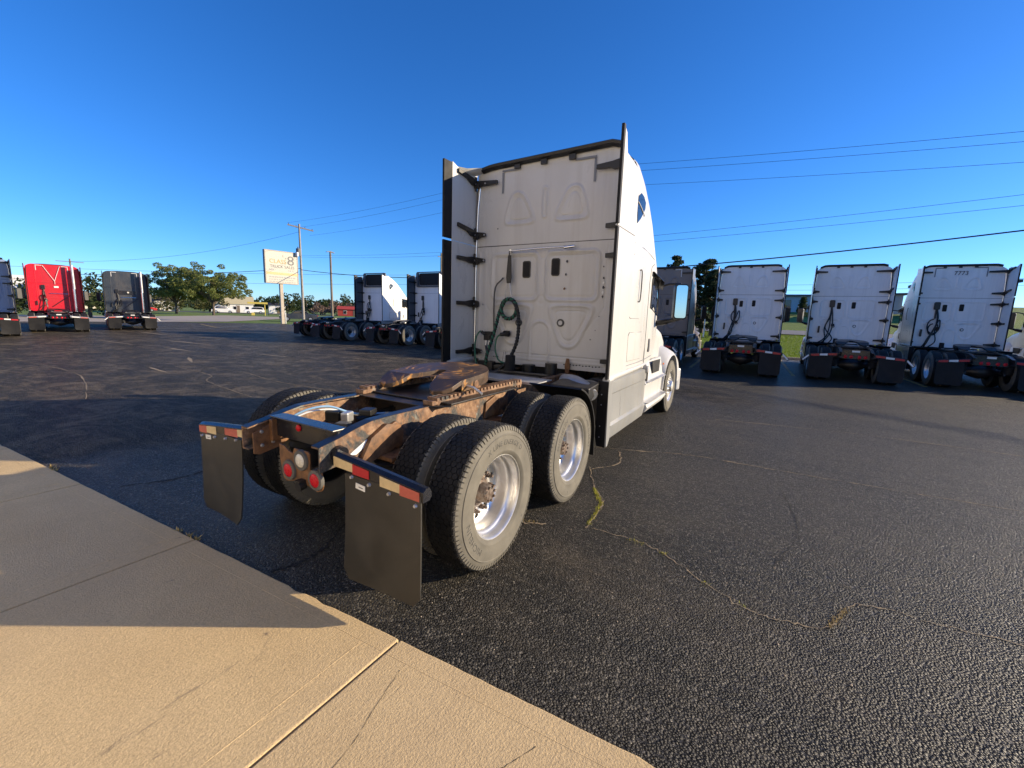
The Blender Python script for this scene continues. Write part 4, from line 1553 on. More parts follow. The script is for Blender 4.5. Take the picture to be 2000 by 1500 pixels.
        put('sill_trim', lambda: MB().tube([(2.30, s * 1.15, 1.075), (2.50, s * 1.165, 1.105), (3.6, s * 1.165, 1.125), (4.1, s * 1.145, 1.13)], [.045, .04, .03, .02], 10), skirt_m if not fine else 'white_paint', T, 60, key='sill%d%s' % (s, K))
        if fine and s < 0:
            put('fuel_cap', MB().cyl((4.0, -1.18, 1.06), (4.0, -1.225, 1.06), .05, 18).cyl((4.06, -1.15, 1.11), (3.92, -1.19, 1.10), .03, 10), 'galvanised', T, 40)
    # ---- cab
    if style == 'D':
        # day cab: shell shifted, only the front part of the sections
        bm = MB()
        S = [(4.05, 1.03, 1.13, 2.45, 2.92, 3.6), (4.4, 1.05, 1.13, 2.45, 2.95, 3.6), (4.75, 1.05, 1.14, 2.38, 2.86, 3.2), (5.0, 1.03, 1.16, 2.1, 2.5, 3.0), (5.35, .99, 1.2, 1.70, 1.95, 2.8), (5.45, .97, 1.2, 1.62, 1.84, 2.8)]
        bm.loft([cab_ring(*s_) for s_ in S], closed=False)
        n = len(cab_ring(*S[0]))
        bm.f.append(tuple(range(n)))
        put('cab_shell', bm, paint_m, T, 30)
        w = put('rear_window', MB().prism(rrect(0, 2.42, .62, .26, .06), 0, 4.045, 4.03), 'dark_glass', T, bevel=.004)
        put('window_frame', MB().prism(rrect(0, 2.42, .66, .30, .08), 0, 4.048, 4.038), 'black_plastic', w)
        put('hose', MB().tube(smooth_path([(4.0, .3, 2.0), (3.8, .5, 1.5), (3.7, .6, 1.1)]), .02, 6).tube(smooth_path([(4.0, -.1, 2.0), (3.8, -.3, 1.5), (3.7, -.5, 1.1)]), .02, 6), 'hose_black', T, 60)
        put('back_wall', MB().box((4.03, 0, 1.62), (.02, 1.8, .9)), paint_m, T)
    else:
        cs = put('cab_shell', cab_shell_mb, paint_m, T, 30, key='shell')
        lowf = back_lower if style == 'A' else (lambda y, z: ridge(np.abs(y) - .78, .02, .008) + ridge(z - 2.72, .02, .008) + ridge(sd_rrect(y, z, 0, 2.2, .7, .35, .08), .02, .008))
        upf = back_upper if style == 'A' else (lambda y, z: ridge(np.abs(y) - .78, .02, .008))
        st_ = .0125 if fine else .025
        rtop = roof_top if fine else roof_top_both
        put('rear_wall', lambda: field_mb(lowf, -1.13, 1.13, 1.12, 2.742, st_, BACK), back_m, T, 50, key='backl%s%s' % (style, K), recalc=True)
        put('rear_roof_panel', lambda: field_mb(upf, -1.13, 1.13, 2.750, 3.80, st_, BACK + (.0), rtop), back_m, T, 50, key='backu%s%s' % (style, K), recalc=True)
        put('seam', lambda: MB().box((BACK + .006, 0, 2.746), (.012, 2.24, .012)), 'black_steel', T, key='seam')
        put('floor_flange', lambda: MB().box((BACK + .03, 0, 1.11), (.10, 2.1, .05)), back_m, T, key='flange')
        # extenders
        dpt0 = EXT if style == 'A' else EXT + .12
        for s in (-1, 1):
            dpt = dpt0 + (.12 if fine and s > 0 else 0)
            topz = [(dpt, 3.77), (dpt + .08, 3.745), (dpt + .2, 3.70), (dpt + .35, 3.70), (2.945, 3.74)]
            if fine and s < 0:
                topz = [(dpt, 3.77), (dpt + .10, 3.72), (dpt + .16, 3.54), (dpt + .40, 3.53), (2.945, 3.50)]
            for (za, zb_) in (((2.768, None), (1.085, 2.762)) if style == 'A' else ((1.085, None),)):
                poly = ([(dpt, za)] + topz + [(2.945, za)]) if zb_ is None else [(dpt, za), (dpt, zb_), (2.945, zb_), (2.945, za)]
                e = put('side_extender', MB().prism(poly, 1, s * 1.182, s * 1.160), ('sign_metal' if style == 'B' and s > 0 else paint_m), T, bevel=.004)
                zt = poly[1][1] if zb_ is None else zb_
                put('rubber_edge', MB().prism([(s * 1.195, za + .016), (s * 1.195, zt - .012), (s * 1.165, zt - .012), (s * 1.165, za + .016)], 0, dpt + .002, dpt - (.165 if s > 0 else .05) * (1 if fine else .6)), 'rubber_trim', e)
            put('hinge_rod', lambda: MB().tube([(BACK - .015, s * 1.135, 1.10), (BACK - .015, s * 1.135, 2.70), (BACK - .012, s * 1.115, 3.3), (BACK - .01, s * 1.08, 3.62)], .012, 8), 'chrome' if style == 'A' else 'black_plastic', T, 60, key='hrod%d%s' % (s, style == 'A'))
            if style in 'AB':
                zz = (3.60, 2.905, 2.55, 1.93, 1.235) if style == 'A' else (3.35, 2.75, 2.2, 1.5)
                for zi, z in enumerate(zz):
                    lng = ((.30 if fine else .50, .34, .32, .21, .30) if s < 0 else (.39, .21, .20, .12, .18))[zi] if style == 'A' else .22
                    tall = style == 'A' and z > 2.8
                    put('hinge_bracket', lambda: bracket_mb(s, lng, .1, .085 if tall else 0, not (fine and s < 0 and zi == 0)), 'black_plastic', T, bevel=.005, key='brk%d%d%s%d' % (s, tall, lng, fine), loc=(0, .20 if fine and s < 0 and zi == 0 else 0, z))
            if fine:
                put('bolt', dot_bolts([(BACK - .066, s * (1.165 - dy), z + dz) for z in (3.60, 2.905, 2.55, 1.93, 1.235) for dy, dz in ((.20, -.004), (.04, 0))], .013, .012), 'galvanised', T, 40)
        if fine:
            rc = [(2.46, 1.171, 3.735), (2.58, 1.171, 3.702), (2.75, 1.168, 3.70), (2.94, 1.16, 3.735)]
            inn = [(2.84, 1.02, 3.80), (2.86, 1.0, 3.80), (2.90, .97, 3.80), (2.95, .95, 3.81)]
            put('roof_corner', MB().loft([rc, [((a[0] * 1.2 + b_[0]) / 2.2, (a[1] + b_[1]) / 2 + .02, (a[2] + b_[2]) / 2 - .02) for a, b_ in zip(rc, inn)], inn], closed=False), paint_m, T, 60)
        # roof lip
        if style == 'A':
            ys = np.linspace(-.97, 1.03, 17)
            rings = []
            for y in ys:
                z = float(rtop(np.array(y)))
                rings.append([(BACK - .02, y, z - .02), (BACK - .08, y, z + .005), (BACK - .09, y, z + .034), (BACK - .06, y, z + .052), (BACK + .05, y, z + .046), (BACK + .04, y, z + .005)])
            put('roof_lip', MB().loft(rings, True, True), 'black_plastic', T, 40, key='rooflip' + K)
            for y in (-.33, .07, .47):
                put('lip_clip', lambda: MB().box((BACK - .03, y, 3.77), (.03, .09, .07)), 'black_plastic', T, bevel=.006, key='clip%d' % round(y * 10))
        elif style == 'B':
            put('roof_recess', lambda: MB().prism(rrect(0, 3.52, .80, .33, .10), 0, BACK - .02, BACK + .01), 'deep_black', T, key='recess')
            fr = [rrect(0, 3.50, .98, .42, .12), rrect(0, 3.52, .82, .345, .10)]
            put('roof_fairing_rim', lambda: MB().loft([[(BACK - .01, y, z) for y, z in fr[0]], [(BACK - .09, y, z) for y, z in fr[0]], [(BACK - .09, y, z) for y, z in fr[1]], [(BACK - .02, y, z) for y, z in fr[1]]]), 'sign_metal', T, 40, key='fairrim')
        # corner reflective marks
        for s in (-1, 1):
            k = MB()
            yy, zz = s * .68 + .035, 3.735
            k.box((BACK - .016, yy - s * .14, zz), (.004, .28, .026)).box((BACK - .016, yy - s * .012, zz - .155), (.004, .026, .27))
            put('corner_mark', k, mark, T)
        if style == 'A':
            for (y, z) in ((.285, 2.41), (-.155, 2.43)):
                l_ = put('latch', lambda: MB().prism(rrect(y, z, .062, .115, .03), 0, BACK - .012, BACK - .004), 'black_plastic', T, bevel=.004, key='latch%d' % round(y * 10))
                put('latch_insert', lambda: MB().prism(rrect(y, z, .045, .098, .022), 0, BACK - .018, BACK - .010), 'rubber_trim', l_, key='latchi%d' % round(y * 10))
            for (y, z) in ((-.265, 1.70), (.38, 1.68)):
                put('vent_ring', lambda: MB().lathe([(.030, BACK - .018), (.044, BACK - .022), (.052, BACK - .014), (.052, BACK)], (0, y, z), 0, 24), 'lens_grommet', T, 40, key='ring%d' % round(y * 10))
                put('vent_cap', lambda: MB().lathe([(0, BACK - .014), (.033, BACK - .016), (.036, BACK - .008)], (0, y, z), 0, 24), back_m, T, 40, key='ringc%d' % round(y * 10))
        # side: windows, doors, lines
        for s in (-1, 1):
            tear = [(2.80, 2.98), (2.90, 3.06), (3.02, 3.20), (3.03, 3.28), (2.95, 3.335), (2.86, 3.35), (2.79, 3.30), (2.77, 3.18)]
            tear = [(2.97 + (x - 2.77) * 1.25, 2.93 + (z - 2.98) * .98) for x, z in tear]
            wdw = put('sleeper_window', lambda: side_plate(tear, .006, .010, sgn=s), 'dark_glass', T, key='swin%d' % s)
            put('window_bar', lambda: outline_tube([(2.98, 3.17), (3.10, 3.125), (3.27, 3.06)], .006, .010, s, False), paint_m, wdw, key='sbar%d' % s)
            put('vent_door', lambda: side_plate(rrect(3.20, 2.18, .24, .39, .06), .006, .012, sgn=s), paint_m, T, key='vdoor%d' % s, bevel=.003)
            put('grab_handle', lambda: MB().tube(smooth_path([(3.26, s * 1.185, 2.40), (3.29, s * 1.205, 2.39), (3.30, s * 1.208, 2.2), (3.29, s * 1.205, 2.02), (3.26, s * 1.185, 2.01)], 4), .008, 6), 'lens_grommet', T, 60, key='grab%d' % s)
            put('storage_door', lambda: side_plate([(2.98, 1.25), (3.60, 1.25), (3.63, 1.28), (3.63, 1.58), (3.60, 1.61), (3.02, 1.61), (2.98, 1.57)], .006, .012, sgn=s), paint_m, T, key='stdoor%d' % s)
            put('seal', lambda: outline_tube([(2.98, 1.25), (3.60, 1.25), (3.63, 1.28), (3.63, 1.58), (3.60, 1.61), (3.02, 1.61), (2.98, 1.57)], .005, .001, s), 'sign_metal', T, 60, key='stseal%d' % s)
            put('seal', lambda: outline_tube(rrect(3.20, 2.18, .24, .39, .06), .004, .001, s), 'tape_grey', T, 60, key='vseal%d' % s)
            put('seal', lambda: outline_tube([(2.96, 2.70), (3.4, 2.69), (3.9, 2.66), (4.15, 2.64)], .004, .001, s, False), 'sign_metal', T, 60, key='rseal%d' % s)
            put('seal', lambda: outline_tube([(3.92, 1.16), (3.92, 2.3), (4.0, 2.52), (4.2, 2.58)], .005, .001, s, False), 'sign_metal', T, 60, key='dseal%d' % s)
            put('seal', lambda: outline_tube([(2.96, 1.19), (3.5, 1.20), (3.9, 1.205), (4.6, 1.22)], .004, .001, s, False), 'tape_grey', T, 60, key='bseal%d' % s)
            put('door_window', lambda: side_plate([(4.12, 1.96), (4.95, 1.86), (5.02, 1.95), (4.92, 2.20), (4.72, 2.36), (4.2, 2.42), (4.12, 2.36)], .007, .012, sgn=s), 'dark_glass', T, key='dwin%d' % s)
            put('window_seal', lambda: outline_tube([(4.12, 1.96), (4.95, 1.86), (5.02, 1.95), (4.92, 2.20), (4.72, 2.36), (4.2, 2.42), (4.12, 2.36)], .012, .004, s), 'rubber_trim', T, 60, key='dwseal%d' % s)
            put('door_handle', lambda: MB().prism(rrect(4.22, 1.40, .035, .10, .03), 1, s * (1.135), s * (1.155)), 'sign_metal', T, bevel=.006, key='dhandle%d' % s)
            put('rain_visor', lambda: MB().loft([[(4.10, s * 1.10, 2.47), (4.10, s * 1.17, 2.47), (4.10, s * 1.21, 2.43), (4.10, s * 1.205, 2.425), (4.10, s * 1.165, 2.46), (4.10, s * 1.10, 2.46)], [(4.72, s * 1.06, 2.42), (4.72, s * 1.15, 2.42), (4.72, s * 1.20, 2.37), (4.72, s * 1.195, 2.365), (4.72, s * 1.145, 2.41), (4.72, s * 1.06, 2.41)], [(4.95, s * 1.03, 2.30), (4.95, s * 1.09, 2.30), (4.95, s * 1.13, 2.26), (4.95, s * 1.125, 2.255), (4.95, s * 1.085, 2.29), (4.95, s * 1.03, 2.29)]], True, True), 'black_plastic', T, bevel=.004, key='visor%d' % s)
    # ---- front end, mirrors
    put('windshield', lambda: MB().loft([[(4.93, y, 2.50 - .22 * (abs(y) / .95) ** 3), (5.36, y * .98, 1.93 - .12 * (abs(y) / .95) ** 2)] for y in np.linspace(-.93, .93, 9)], closed=False), 'dark_glass', T, 60, key='wshield', recalc=True)
    put('hood', hood_mb, paint_m, T, 35, key='hood')
    for s in (-1, 1):
        put('front_fender', lambda: fender_mb(s), paint_m, T, 35, key='fender%d' % s)
        put('fender_marker', lambda: MB().box((5.50, s * 1.13, 1.02), (.05, .02, .03)).box((5.40, s * .965, 1.42), (.07, .03, .045)), 'lens_amber', T, bevel=.008, key='fmark%d' % s)
        put('cowl_side', lambda: MB().prism([(5.05, 1.16), (5.05, 1.55), (5.35, 1.60), (5.75, 1.45), (5.75, 1.0), (5.4, .95)], 1, s * .80, s * .985), paint_m, T, bevel=.03, key='cowl%d' % s)
        mi = put('mirror', lambda: MB().prism(rrect(0, 0, .105, .28, .05), 0, 0, .13), 'black_plastic', T, bevel=.012, key='mirror%d' % s, loc=(4.93, s * 1.43, 2.08), rot=(0, 0, -s * math.radians(24)))
        if fine:
            put('mirror_glass', lambda: MB().prism(rrect(0, 0, .085, .255, .035), 0, -.002, -.008), 'mirror_glass' if fine else 'dark_glass', mi, key='mirg%d' % s)
        put('mirror_arm', lambda: MB().tube(smooth_path([(5.05, s * 1.02, 1.72), (5.05, s * 1.2, 1.76), (5.0, s * 1.42, 1.82)], 5), [.05] * 6 + [.035] * 5, 8), 'black_plastic', T, 60, key='mira%d' % s)
        put('mirror_arm', lambda: MB().tube(smooth_path([(5.05, s * 1.02, 2.30), (5.03, s * 1.2, 2.36), (5.0, s * 1.40, 2.36)], 5), .018, 8), 'black_plastic', T, 60, key='mirb%d' % s)
    put('bumper', lambda: MB().prism([(7.3, -1.15), (7.62, -.85), (7.74, -.4), (7.76, 0), (7.74, .4), (7.62, .85), (7.3, 1.15), (7.2, 1.1), (7.3, 0), (7.2, -1.1)], 2, .32, .78), paint_m, T, bevel=.03, key='bumper')
    put('inner_wing', lambda: MB().box((6.3, 0, .85), (1.6, 1.5, .7)), 'deep_black', T, key='iwing')
    # ---- hoses on the rear wall
    if hoses and style != 'D':
        if fine:
            hero_hoses(T)
        else:
            hr = random.Random(name + label)
            for k in range(4):
                if hr.random() < .5 or k == 0:
                    pts = [(BACK - .03, .50, 2.45), (BACK - .06, .46 + hr.uniform(-.05, .1), 2.05), (BACK - .12, hr.uniform(.38, .66), 1.62), (BACK - .18, hr.uniform(.35, .75), 1.25), (BACK - .1, hr.uniform(.55, .95), .98)]
                else:
                    cy_, cz_, rr_ = hr.uniform(.40, .56), hr.uniform(1.45, 1.95), hr.uniform(.10, .18)
                    pts = [(BACK - .05 - .01 * q, cy_ + rr_ * math.sin(q * .7), cz_ + rr_ * 1.5 * math.cos(q * .7)) for q in range(9)] + [(BACK - .15, cy_ + hr.uniform(.05, .2), 1.2), (BACK - .1, cy_ + hr.uniform(.1, .3), .98)]
                put('hose', MB().tube(smooth_path(pts, 5), .020, 6), 'hose_black', T, 60)
            put('hose_bracket', lambda: MB().prism(rrect(.50, 2.48, .085, .13, .04), 0, BACK - .07, BACK - .02).box((BACK - .03, .50, 2.25), (.03, .05, .4)), 'black_plastic', T, bevel=.01, key='bgbr')
            put('hose_plug', lambda: MB().box((BACK - .05, .40, 1.72), (.07, .10, .10)), 'black_plastic', T, bevel=.015, key='bgplug')
            put('hose_plug', lambda: MB().box((BACK - .05, .82, 1.55), (.06, .06, .25)), 'black_plastic', T, bevel=.015, key='bgplug2')
    if stack:
        stk = put('exhaust_stack', MB().cyl((2.55, -.82, .95), (2.55, -.82, 2.45), .085, 18), 'chrome', T, 40)
        put('stack_pipe', MB().cyl((2.55, -.82, 2.45), (2.55, -.82, 3.85), .070, 18), 'galvanised', stk, 40)
    if extra == 'straps':
        put('strap', MB().tube([(BACK - .03, .42, 3.74), (BACK - .05, -.02, 2.86)], .012, 6), 'tape_white', T)
        put('strap', MB().tube([(BACK - .03, -.30, 3.74), (BACK - .05, -.02, 2.86), (BACK - .04, -.02, 2.68)], .012, 6), 'tape_white', T)
        put('label_plate', MB().box((BACK - .02, -.06, 2.52), (.01, .20, .10)), 'tape_white', T)
        put('hand_rail', MB().tube([(BACK - .04, .25, 2.13), (BACK - .06, -.55, 2.13)], .014, 6), 'chrome', T, 60)
        put('brace', MB().tube([(BACK - .04, .18, 1.35), (BACK - .06, -.62, 2.05)], .016, 6), 'black_steel', T, 60)
    if extra == 'lamp':
        put('lamp_panel', MB().box((BACK - .02, 0, 2.40), (.03, .95, .26)), 'black_steel', T, bevel=.01)
        put('work_lamp', MB().lathe([(0, BACK - .08), (.05, BACK - .075), (.06, BACK - .04)], (0, -.08, 2.42), 0, 16), 'lens_clear', T, 40)
        put('hand_rail', MB().tube([(BACK - .04, .30, 2.08), (BACK - .06, -.50, 2.08)], .014, 6), 'chrome', T, 60)
        put('brace', MB().tube([(BACK - .04, .18, 1.35), (BACK - .06, -.62, 2.05)], .016, 6), 'black_plastic', T, 60)
    if number:
        me = text_mesh(number, .19, .002)
        xform(me, lambda co: Vector((BACK - .02 - co.z, .02 - co.x, 3.56 + co.y)))
        put('fleet_number', me, 'ink', T)
    return T


def hero_hoses(T):
    X = BACK - .05
    bar = put('hose_bar', MB().tube([(X - .02, .55, 2.655), (X - .03, .1, 2.672), (X - .02, -.40, 2.675)], .010, 8).cyl((X - .02, -.30, 2.665), (X - .02, -.44, 2.675), .022, 10).cyl((X, .53, 2.66), (X + .05, .53, 2.66), .022, 10), 'chrome', T, 60)
    put('hose_strap', MB().prism([(.545, 2.60), (.50, 2.60), (.485, 2.30), (.495, 2.22), (.555, 2.22), (.565, 2.30)], 0, X - .035, X - .015).tube([(X - .025, .525, 2.66), (X - .025, .53, 2.60)], .008, 6), 'black_plastic', T, bevel=.004)
    put('strap_spring', MB().tube([(X - .025, .55, 2.23), (X - .025, .585, 1.99)], .009, 6).tube([(X - .025, .51, 2.23), (X - .025, .47, 1.99)], .009, 6), 'galvanised', T, 60)

    def twisted(pts, r=.016, n=8, turns=16):
        path = smooth_path(pts, 14)
        out = [MB(), MB()]
        for q in range(2):
            pp = []
            for i, p in enumerate(path):
                a = 2 * math.pi * turns * i / len(path) + math.pi * q
                t = (path[min(i + 1, len(path) - 1)] - path[max(i - 1, 0)]).normalized()
                u = t.cross(Vector((1, 0, 0)))
                u = u.normalized() if u.length > 1e-4 else Vector((0, 1, 0))
                pp.append(p + (u * math.cos(a) + Vector((1, 0, 0)) * math.sin(a)) * r * .8)
            out[q].tube(pp, r, n)
        return out
    ringc, R = (.495, 1.865), .125
    ring = [(X - .05, ringc[0] + R * math.sin(a), ringc[1] + R * 1.1 * math.cos(a)) for a in np.linspace(.1, 2 * math.pi + .05, 18)]
    left = [(X - .05, .56, 1.98), (X - .06, .64, 1.82), (X - .07, .69, 1.62), (X - .09, .74, 1.42), (X - .12, .80, 1.20), (X - .10, .83, 1.06)]
    right = [(X - .05, .42, 1.97), (X - .06, .345, 1.84), (X - .07, .315, 1.62), (X - .10, .33, 1.38), (X - .15, .42, 1.15), (X - .2, .56, 1.0), (X - .18, .70, .965), (X - .1, .80, 1.0)]
    for pts, nm in ((ring, 12), (left, 15), (right, 19)):
        a, b = twisted(pts, .0165, 7, nm)
        o = put('air_hose', a, 'hose_black', T, 60)
        put('hose_strand', b, 'hose_green' if nm != 19 else 'hose_black', o, 60)
    put('cable', MB().tube(smooth_path([(X - .02, .90, 1.50), (X - .05, .98, 1.53), (X - .08, 1.03, 1.42), (X - .10, 1.03, 1.25), (X - .12, .99, 1.08), (X - .1, .95, 1.0)], 6), .012, 8), 'hose_green', T, 60)
    put('cable', MB().tube(smooth_path([(X - .03, .58, 1.52), (X - .06, .66, 1.47), (X - .08, .685, 1.36), (X - .10, .66, 1.24), (X - .10, .60, 1.13), (X - .10, .46, 1.10)], 6), .012, 8), 'hose_green', T, 60)
    put('power_plug', MB().cyl((X + .03, .535, 1.51), (X - .05, .56, 1.52), .040, 14).cyl((X - .03, .55, 1.515), (X - .06, .62, 1.50), .026, 12).box((X - .01, .535, 1.545), (.05, .06, .03)), 'black_plastic', T, 40)
    put('gladhand_holder', MB().box((X - .01, .855, 1.50), (.06, .12, .07)).box((X - .03, .86, 1.44), (.05, .10, .07)).cyl((X - .03, .90, 1.49), (X - .06, .95, 1.53), .025, 10), 'black_plastic', T, bevel=.012)
    put('gladhand', MB().cyl((X - .02, .825, 1.42), (X - .03, .83, 1.33), .022, 10).cyl((X - .02, .88, 1.42), (X - .03, .885, 1.33), .022, 10), 'galvanised', T, 40)
    put('air_hose', MB().tube(smooth_path([(X - .03, .83, 1.33), (X - .05, .845, 1.18), (X - .05, .85, 1.0)], 5), .016, 8).tube(smooth_path([(X - .03, .885, 1.33), (X - .06, .84, 1.2), (X - .06, .86, 1.0)], 5), .016, 8), 'ink', T, 60)
    put('rubber_boot', MB().box((X - .06, .84, 1.045), (.10, .26, .13)).box((X - .04, .60, 1.03), (.08, .36, .07)), 'black_plastic', T, bevel=.02)
    put('drain_tube', MB().tube(smooth_path([(X + .03, .655, 2.30), (X - .01, .665, 2.26), (X - .015, .73, 2.20), (X - .015, .765, 2.08), (X - .015, .765, 1.75), (X - .015, .75, 1.45)], 6), .011, 8), 'lens_grommet', T, 60)
    put('wire_stand', MB().tube([(X - .05, .50, 1.10), (X - .05, .53, 1.27), (X - .05, .555, 1.28), (X - .05, .58, 1.10)], .004, 6), 'chrome', T, 60)
    put('latch_strap', MB().prism([(-.40, 1.235), (-.44, 1.235), (-.46, 1.13), (-.44, 1.0), (-.40, 1.0), (-.38, 1.13)], 0, X, X - .012), 'rust_brown', T, bevel=.003)
    # scuffs and small holes left by removed fittings
    for i, (y, z, a, c_) in enumerate(((-.32, 2.50, .022, 'ink'), (-.31, 2.33, .020, 'ink'), (-.30, 2.15, .018, 'rust_brown'), (-.83, 2.28, .02, 'ink'), (-.83, 2.22, .02, 'sticker'), (-.835, 2.16, .022, 'ink'), (-.83, 2.10, .02, 'sticker'), (-.83, 2.05, .022, 'ink'), (-.82, 2.42, .012, 'ink'), (-.80, 1.8, .009, 'ink'), (-.76, 1.62, .008, 'ink'), (-.70, 1.5, .010, 'ink'), (.77, 2.98, .012, 'ink'))):
        rnd = random.Random(i)
        poly = [(y + a * rnd.uniform(.5, 1.1) * math.cos(t) * .8, z + a * rnd.uniform(.5, 1.2) * math.sin(t)) for t in np.linspace(0, 2 * math.pi, 9)[:-1]]
        put('scuff', MB().prism(poly, 0, BACK - .016, BACK - .012), c_, T)
    # row of holes along the floor flange
    hb = MB()
    for k in range(12):
        y = -.35 - .045 * k
        hb.cyl((BACK - .014, y, 1.145 + .004 * (k % 3)), (BACK - .010, y, 1.145 + .004 * (k % 3)), .009, 8)
    for k in range(3):
        hb.cyl((BACK - .014, .78 - .035 * k, 1.17), (BACK - .010, .78 - .035 * k, 1.17), .009, 8)
    put('rivet_holes', hb, 'deep_black', T)
    put('air_dryer', MB().cyl((2.62, -.30, .95), (2.62, -.30, 1.18), .08, 14).cyl((2.75, .1, .92), (2.75, .1, 1.12), .09, 14), 'black_plastic', T, 40)
    put('exhaust_pipe', MB().tube(smooth_path([(2.5, -.55, 1.0), (2.3, -.75, 1.03), (2.15, -.95, 1.0), (2.05, -1.08, .93)], 5), .075, 14), 'galvanised', T, 60)
    put('frame_bracket', MB().prism([(1.9, 1.03), (2.25, 1.06), (2.3, .98), (1.98, .88), (1.9, .92)], 1, -.62, -1.1), 'black_steel', T, bevel=.015)
# ------------------------------------------------------------------ trucks
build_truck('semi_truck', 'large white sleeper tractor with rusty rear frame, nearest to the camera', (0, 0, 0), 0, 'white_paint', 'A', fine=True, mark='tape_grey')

SC = (1, 1, 1.055)
G1 = 'tractors parked in the long row'
build_truck('semi_truck', 'brownish grey sleeper tractor seen behind the side mirror of the near truck', (14.6, 1.45, 0), 0, 'taupe_paint', 'A', group=G1, scale=SC)
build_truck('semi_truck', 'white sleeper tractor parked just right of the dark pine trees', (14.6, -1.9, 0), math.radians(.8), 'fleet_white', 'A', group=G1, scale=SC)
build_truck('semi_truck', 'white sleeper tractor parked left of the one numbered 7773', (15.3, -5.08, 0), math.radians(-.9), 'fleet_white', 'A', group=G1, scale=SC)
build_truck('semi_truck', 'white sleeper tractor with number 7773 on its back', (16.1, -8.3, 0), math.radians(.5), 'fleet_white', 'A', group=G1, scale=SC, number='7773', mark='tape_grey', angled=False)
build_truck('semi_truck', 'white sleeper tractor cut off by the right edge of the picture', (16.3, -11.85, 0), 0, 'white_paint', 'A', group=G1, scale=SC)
build_truck('semi_truck', 'white tractor with dark roof rim, next to the small white day cab', (14.4, 19.2, 0), math.radians(1), 'fleet_white', 'B', group=G1, scale=SC)
build_truck('semi_truck', 'white tractor with dark roof rim, half hidden behind the near truck', (14.5, 14.8, 0), 0, 'fleet_white', 'B', group=G1, scale=SC)
build_truck('semi_truck', 'tractor almost wholly hidden behind the near truck, one mud flap showing', (14.5, 10.6, 0), 0, 'fleet_white', 'B', group=G1, scale=SC)
build_truck('semi_truck', 'small white day cab tractor with a rear window, beside the sign post', (15.6, 22.9, 0), 0, 'fleet_white', 'D', group=G1, scale=(1, 1, 1.03))
RZ = math.radians(77)
G2 = 'tractors parked at the far left'
build_truck('semi_truck', 'bright red sleeper tractor with a chrome exhaust stack', (5.85, 32.3, 0), RZ, 'red_paint', 'C', group=G2, scale=(1, 1, 1.02), stack=True, angled=False, extra='straps')
build_truck('semi_truck', 'dark grey sleeper tractor with silver mud flap arms, right of the red one', (9.6, 33.6, 0), math.radians(75), 'grey_paint', 'C', group=G2, scale=(1, 1, 1.02), stack=True, extra='lamp')
build_truck('semi_truck', 'slate blue sleeper tractor cut off by the left edge of the picture', (2.4, 28.8, 0), math.radians(80), 'slate_paint', 'A', group=G2, angled=False)

# ------------------------------------------------------------------ roadside sign
SG = thing('roadside_sign', 'cream roadside sign on a post reading class 8 truck sales', 'sign', (27.1, 44.9, 0), math.atan2(43.87 - 45.60, 28.65 - 25.88) + math.radians(24))
# local x along the face from left to right as seen, y away from the camera, z up
W2, Z0, Z1 = 1.78, 4.42, 7.97
put('sign_box', MB().box((0, .20, (Z0 + Z1) / 2), (2 * W2, .42, Z1 - Z0)), 'sign_metal', SG, bevel=.02)
put('sign_face', MB().box((0, -.02, (Z0 + Z1) / 2), (2 * W2 - .16, .03, Z1 - Z0 - .16)), 'sign_cream', SG, bevel=.005)
put('sign_frame', MB().prism([(-W2, Z0), (W2, Z0), (W2, Z0 + .09), (-W2, Z0 + .09)], 1, -.06, -.01).prism([(-W2, Z1 - .09), (W2, Z1 - .09), (W2, Z1), (-W2, Z1)], 1, -.06, -.01)
    .prism([(-W2, Z0 + .092), (-W2 + .09, Z0 + .092), (-W2 + .09, Z1 - .092), (-W2, Z1 - .092)], 1, -.06, -.01).prism([(W2 - .09, Z0 + .092), (W2, Z0 + .092), (W2, Z1 - .092), (W2 - .09, Z1 - .092)], 1, -.06, -.01), 'painted_post', SG)


def sign_text(body, size, x, z, mat, space=1.0, sx=1.0):
    me = text_mesh(body, size, .004, space=space)
    xform(me, lambda co: Vector((x + co.x * sx, -.043 - co.z, z + co.y)))
    put('lettering', me, mat, SG)


sign_text('8', 1.45, .98, 6.95, 'sign_grey', sx=1.15)
sign_text('1', .42, .16, 7.42, 'sign_grey')
sign_text('st', .26, .45, 7.22, 'sign_grey')
sign_text('CLASS', .62, -.42, 6.80, 'sign_yellow', sx=1.05)
sign_text('TRUCK SALES', .44, .05, 6.25, 'sign_grey', sx=.98)
sign_text('(815) 777-8888', .34, .0, 5.92, 'sign_pale', sx=.95) if False else None
put('sign_stripe', MB().box((0, -.040, 5.50), (2 * W2 - .2, .012, .26)), 'sign_peach', SG)
for r, z in enumerate((5.12, 4.85, 4.62)):
    rr = random.Random(r)
    x = -1.4
    while x < 1.3:
        w = rr.uniform(.10, .30)
        put('letter_block', MB().box((x + w / 2, -.041, z), (w * .8, .010, .10 + .05 * (r == 0))), 'sign_pale', SG)
        x += w + .05
for k, x in enumerate((-1.3, -1.12, -.94, .75, .95, 1.2)):
    put('letter_block', MB().box((x, -.041, 5.90), (.12, .010, .16)), 'sign_pale', SG)
put('post', MB().box((-.10, .20, 2.2), (.34, .30, 4.46)), 'painted_post', SG, bevel=.02)
put('conduit', MB().cyl((.16, .03, 0), (.16, .03, 1.2), .05, 10), 'tape_white', SG, 40)

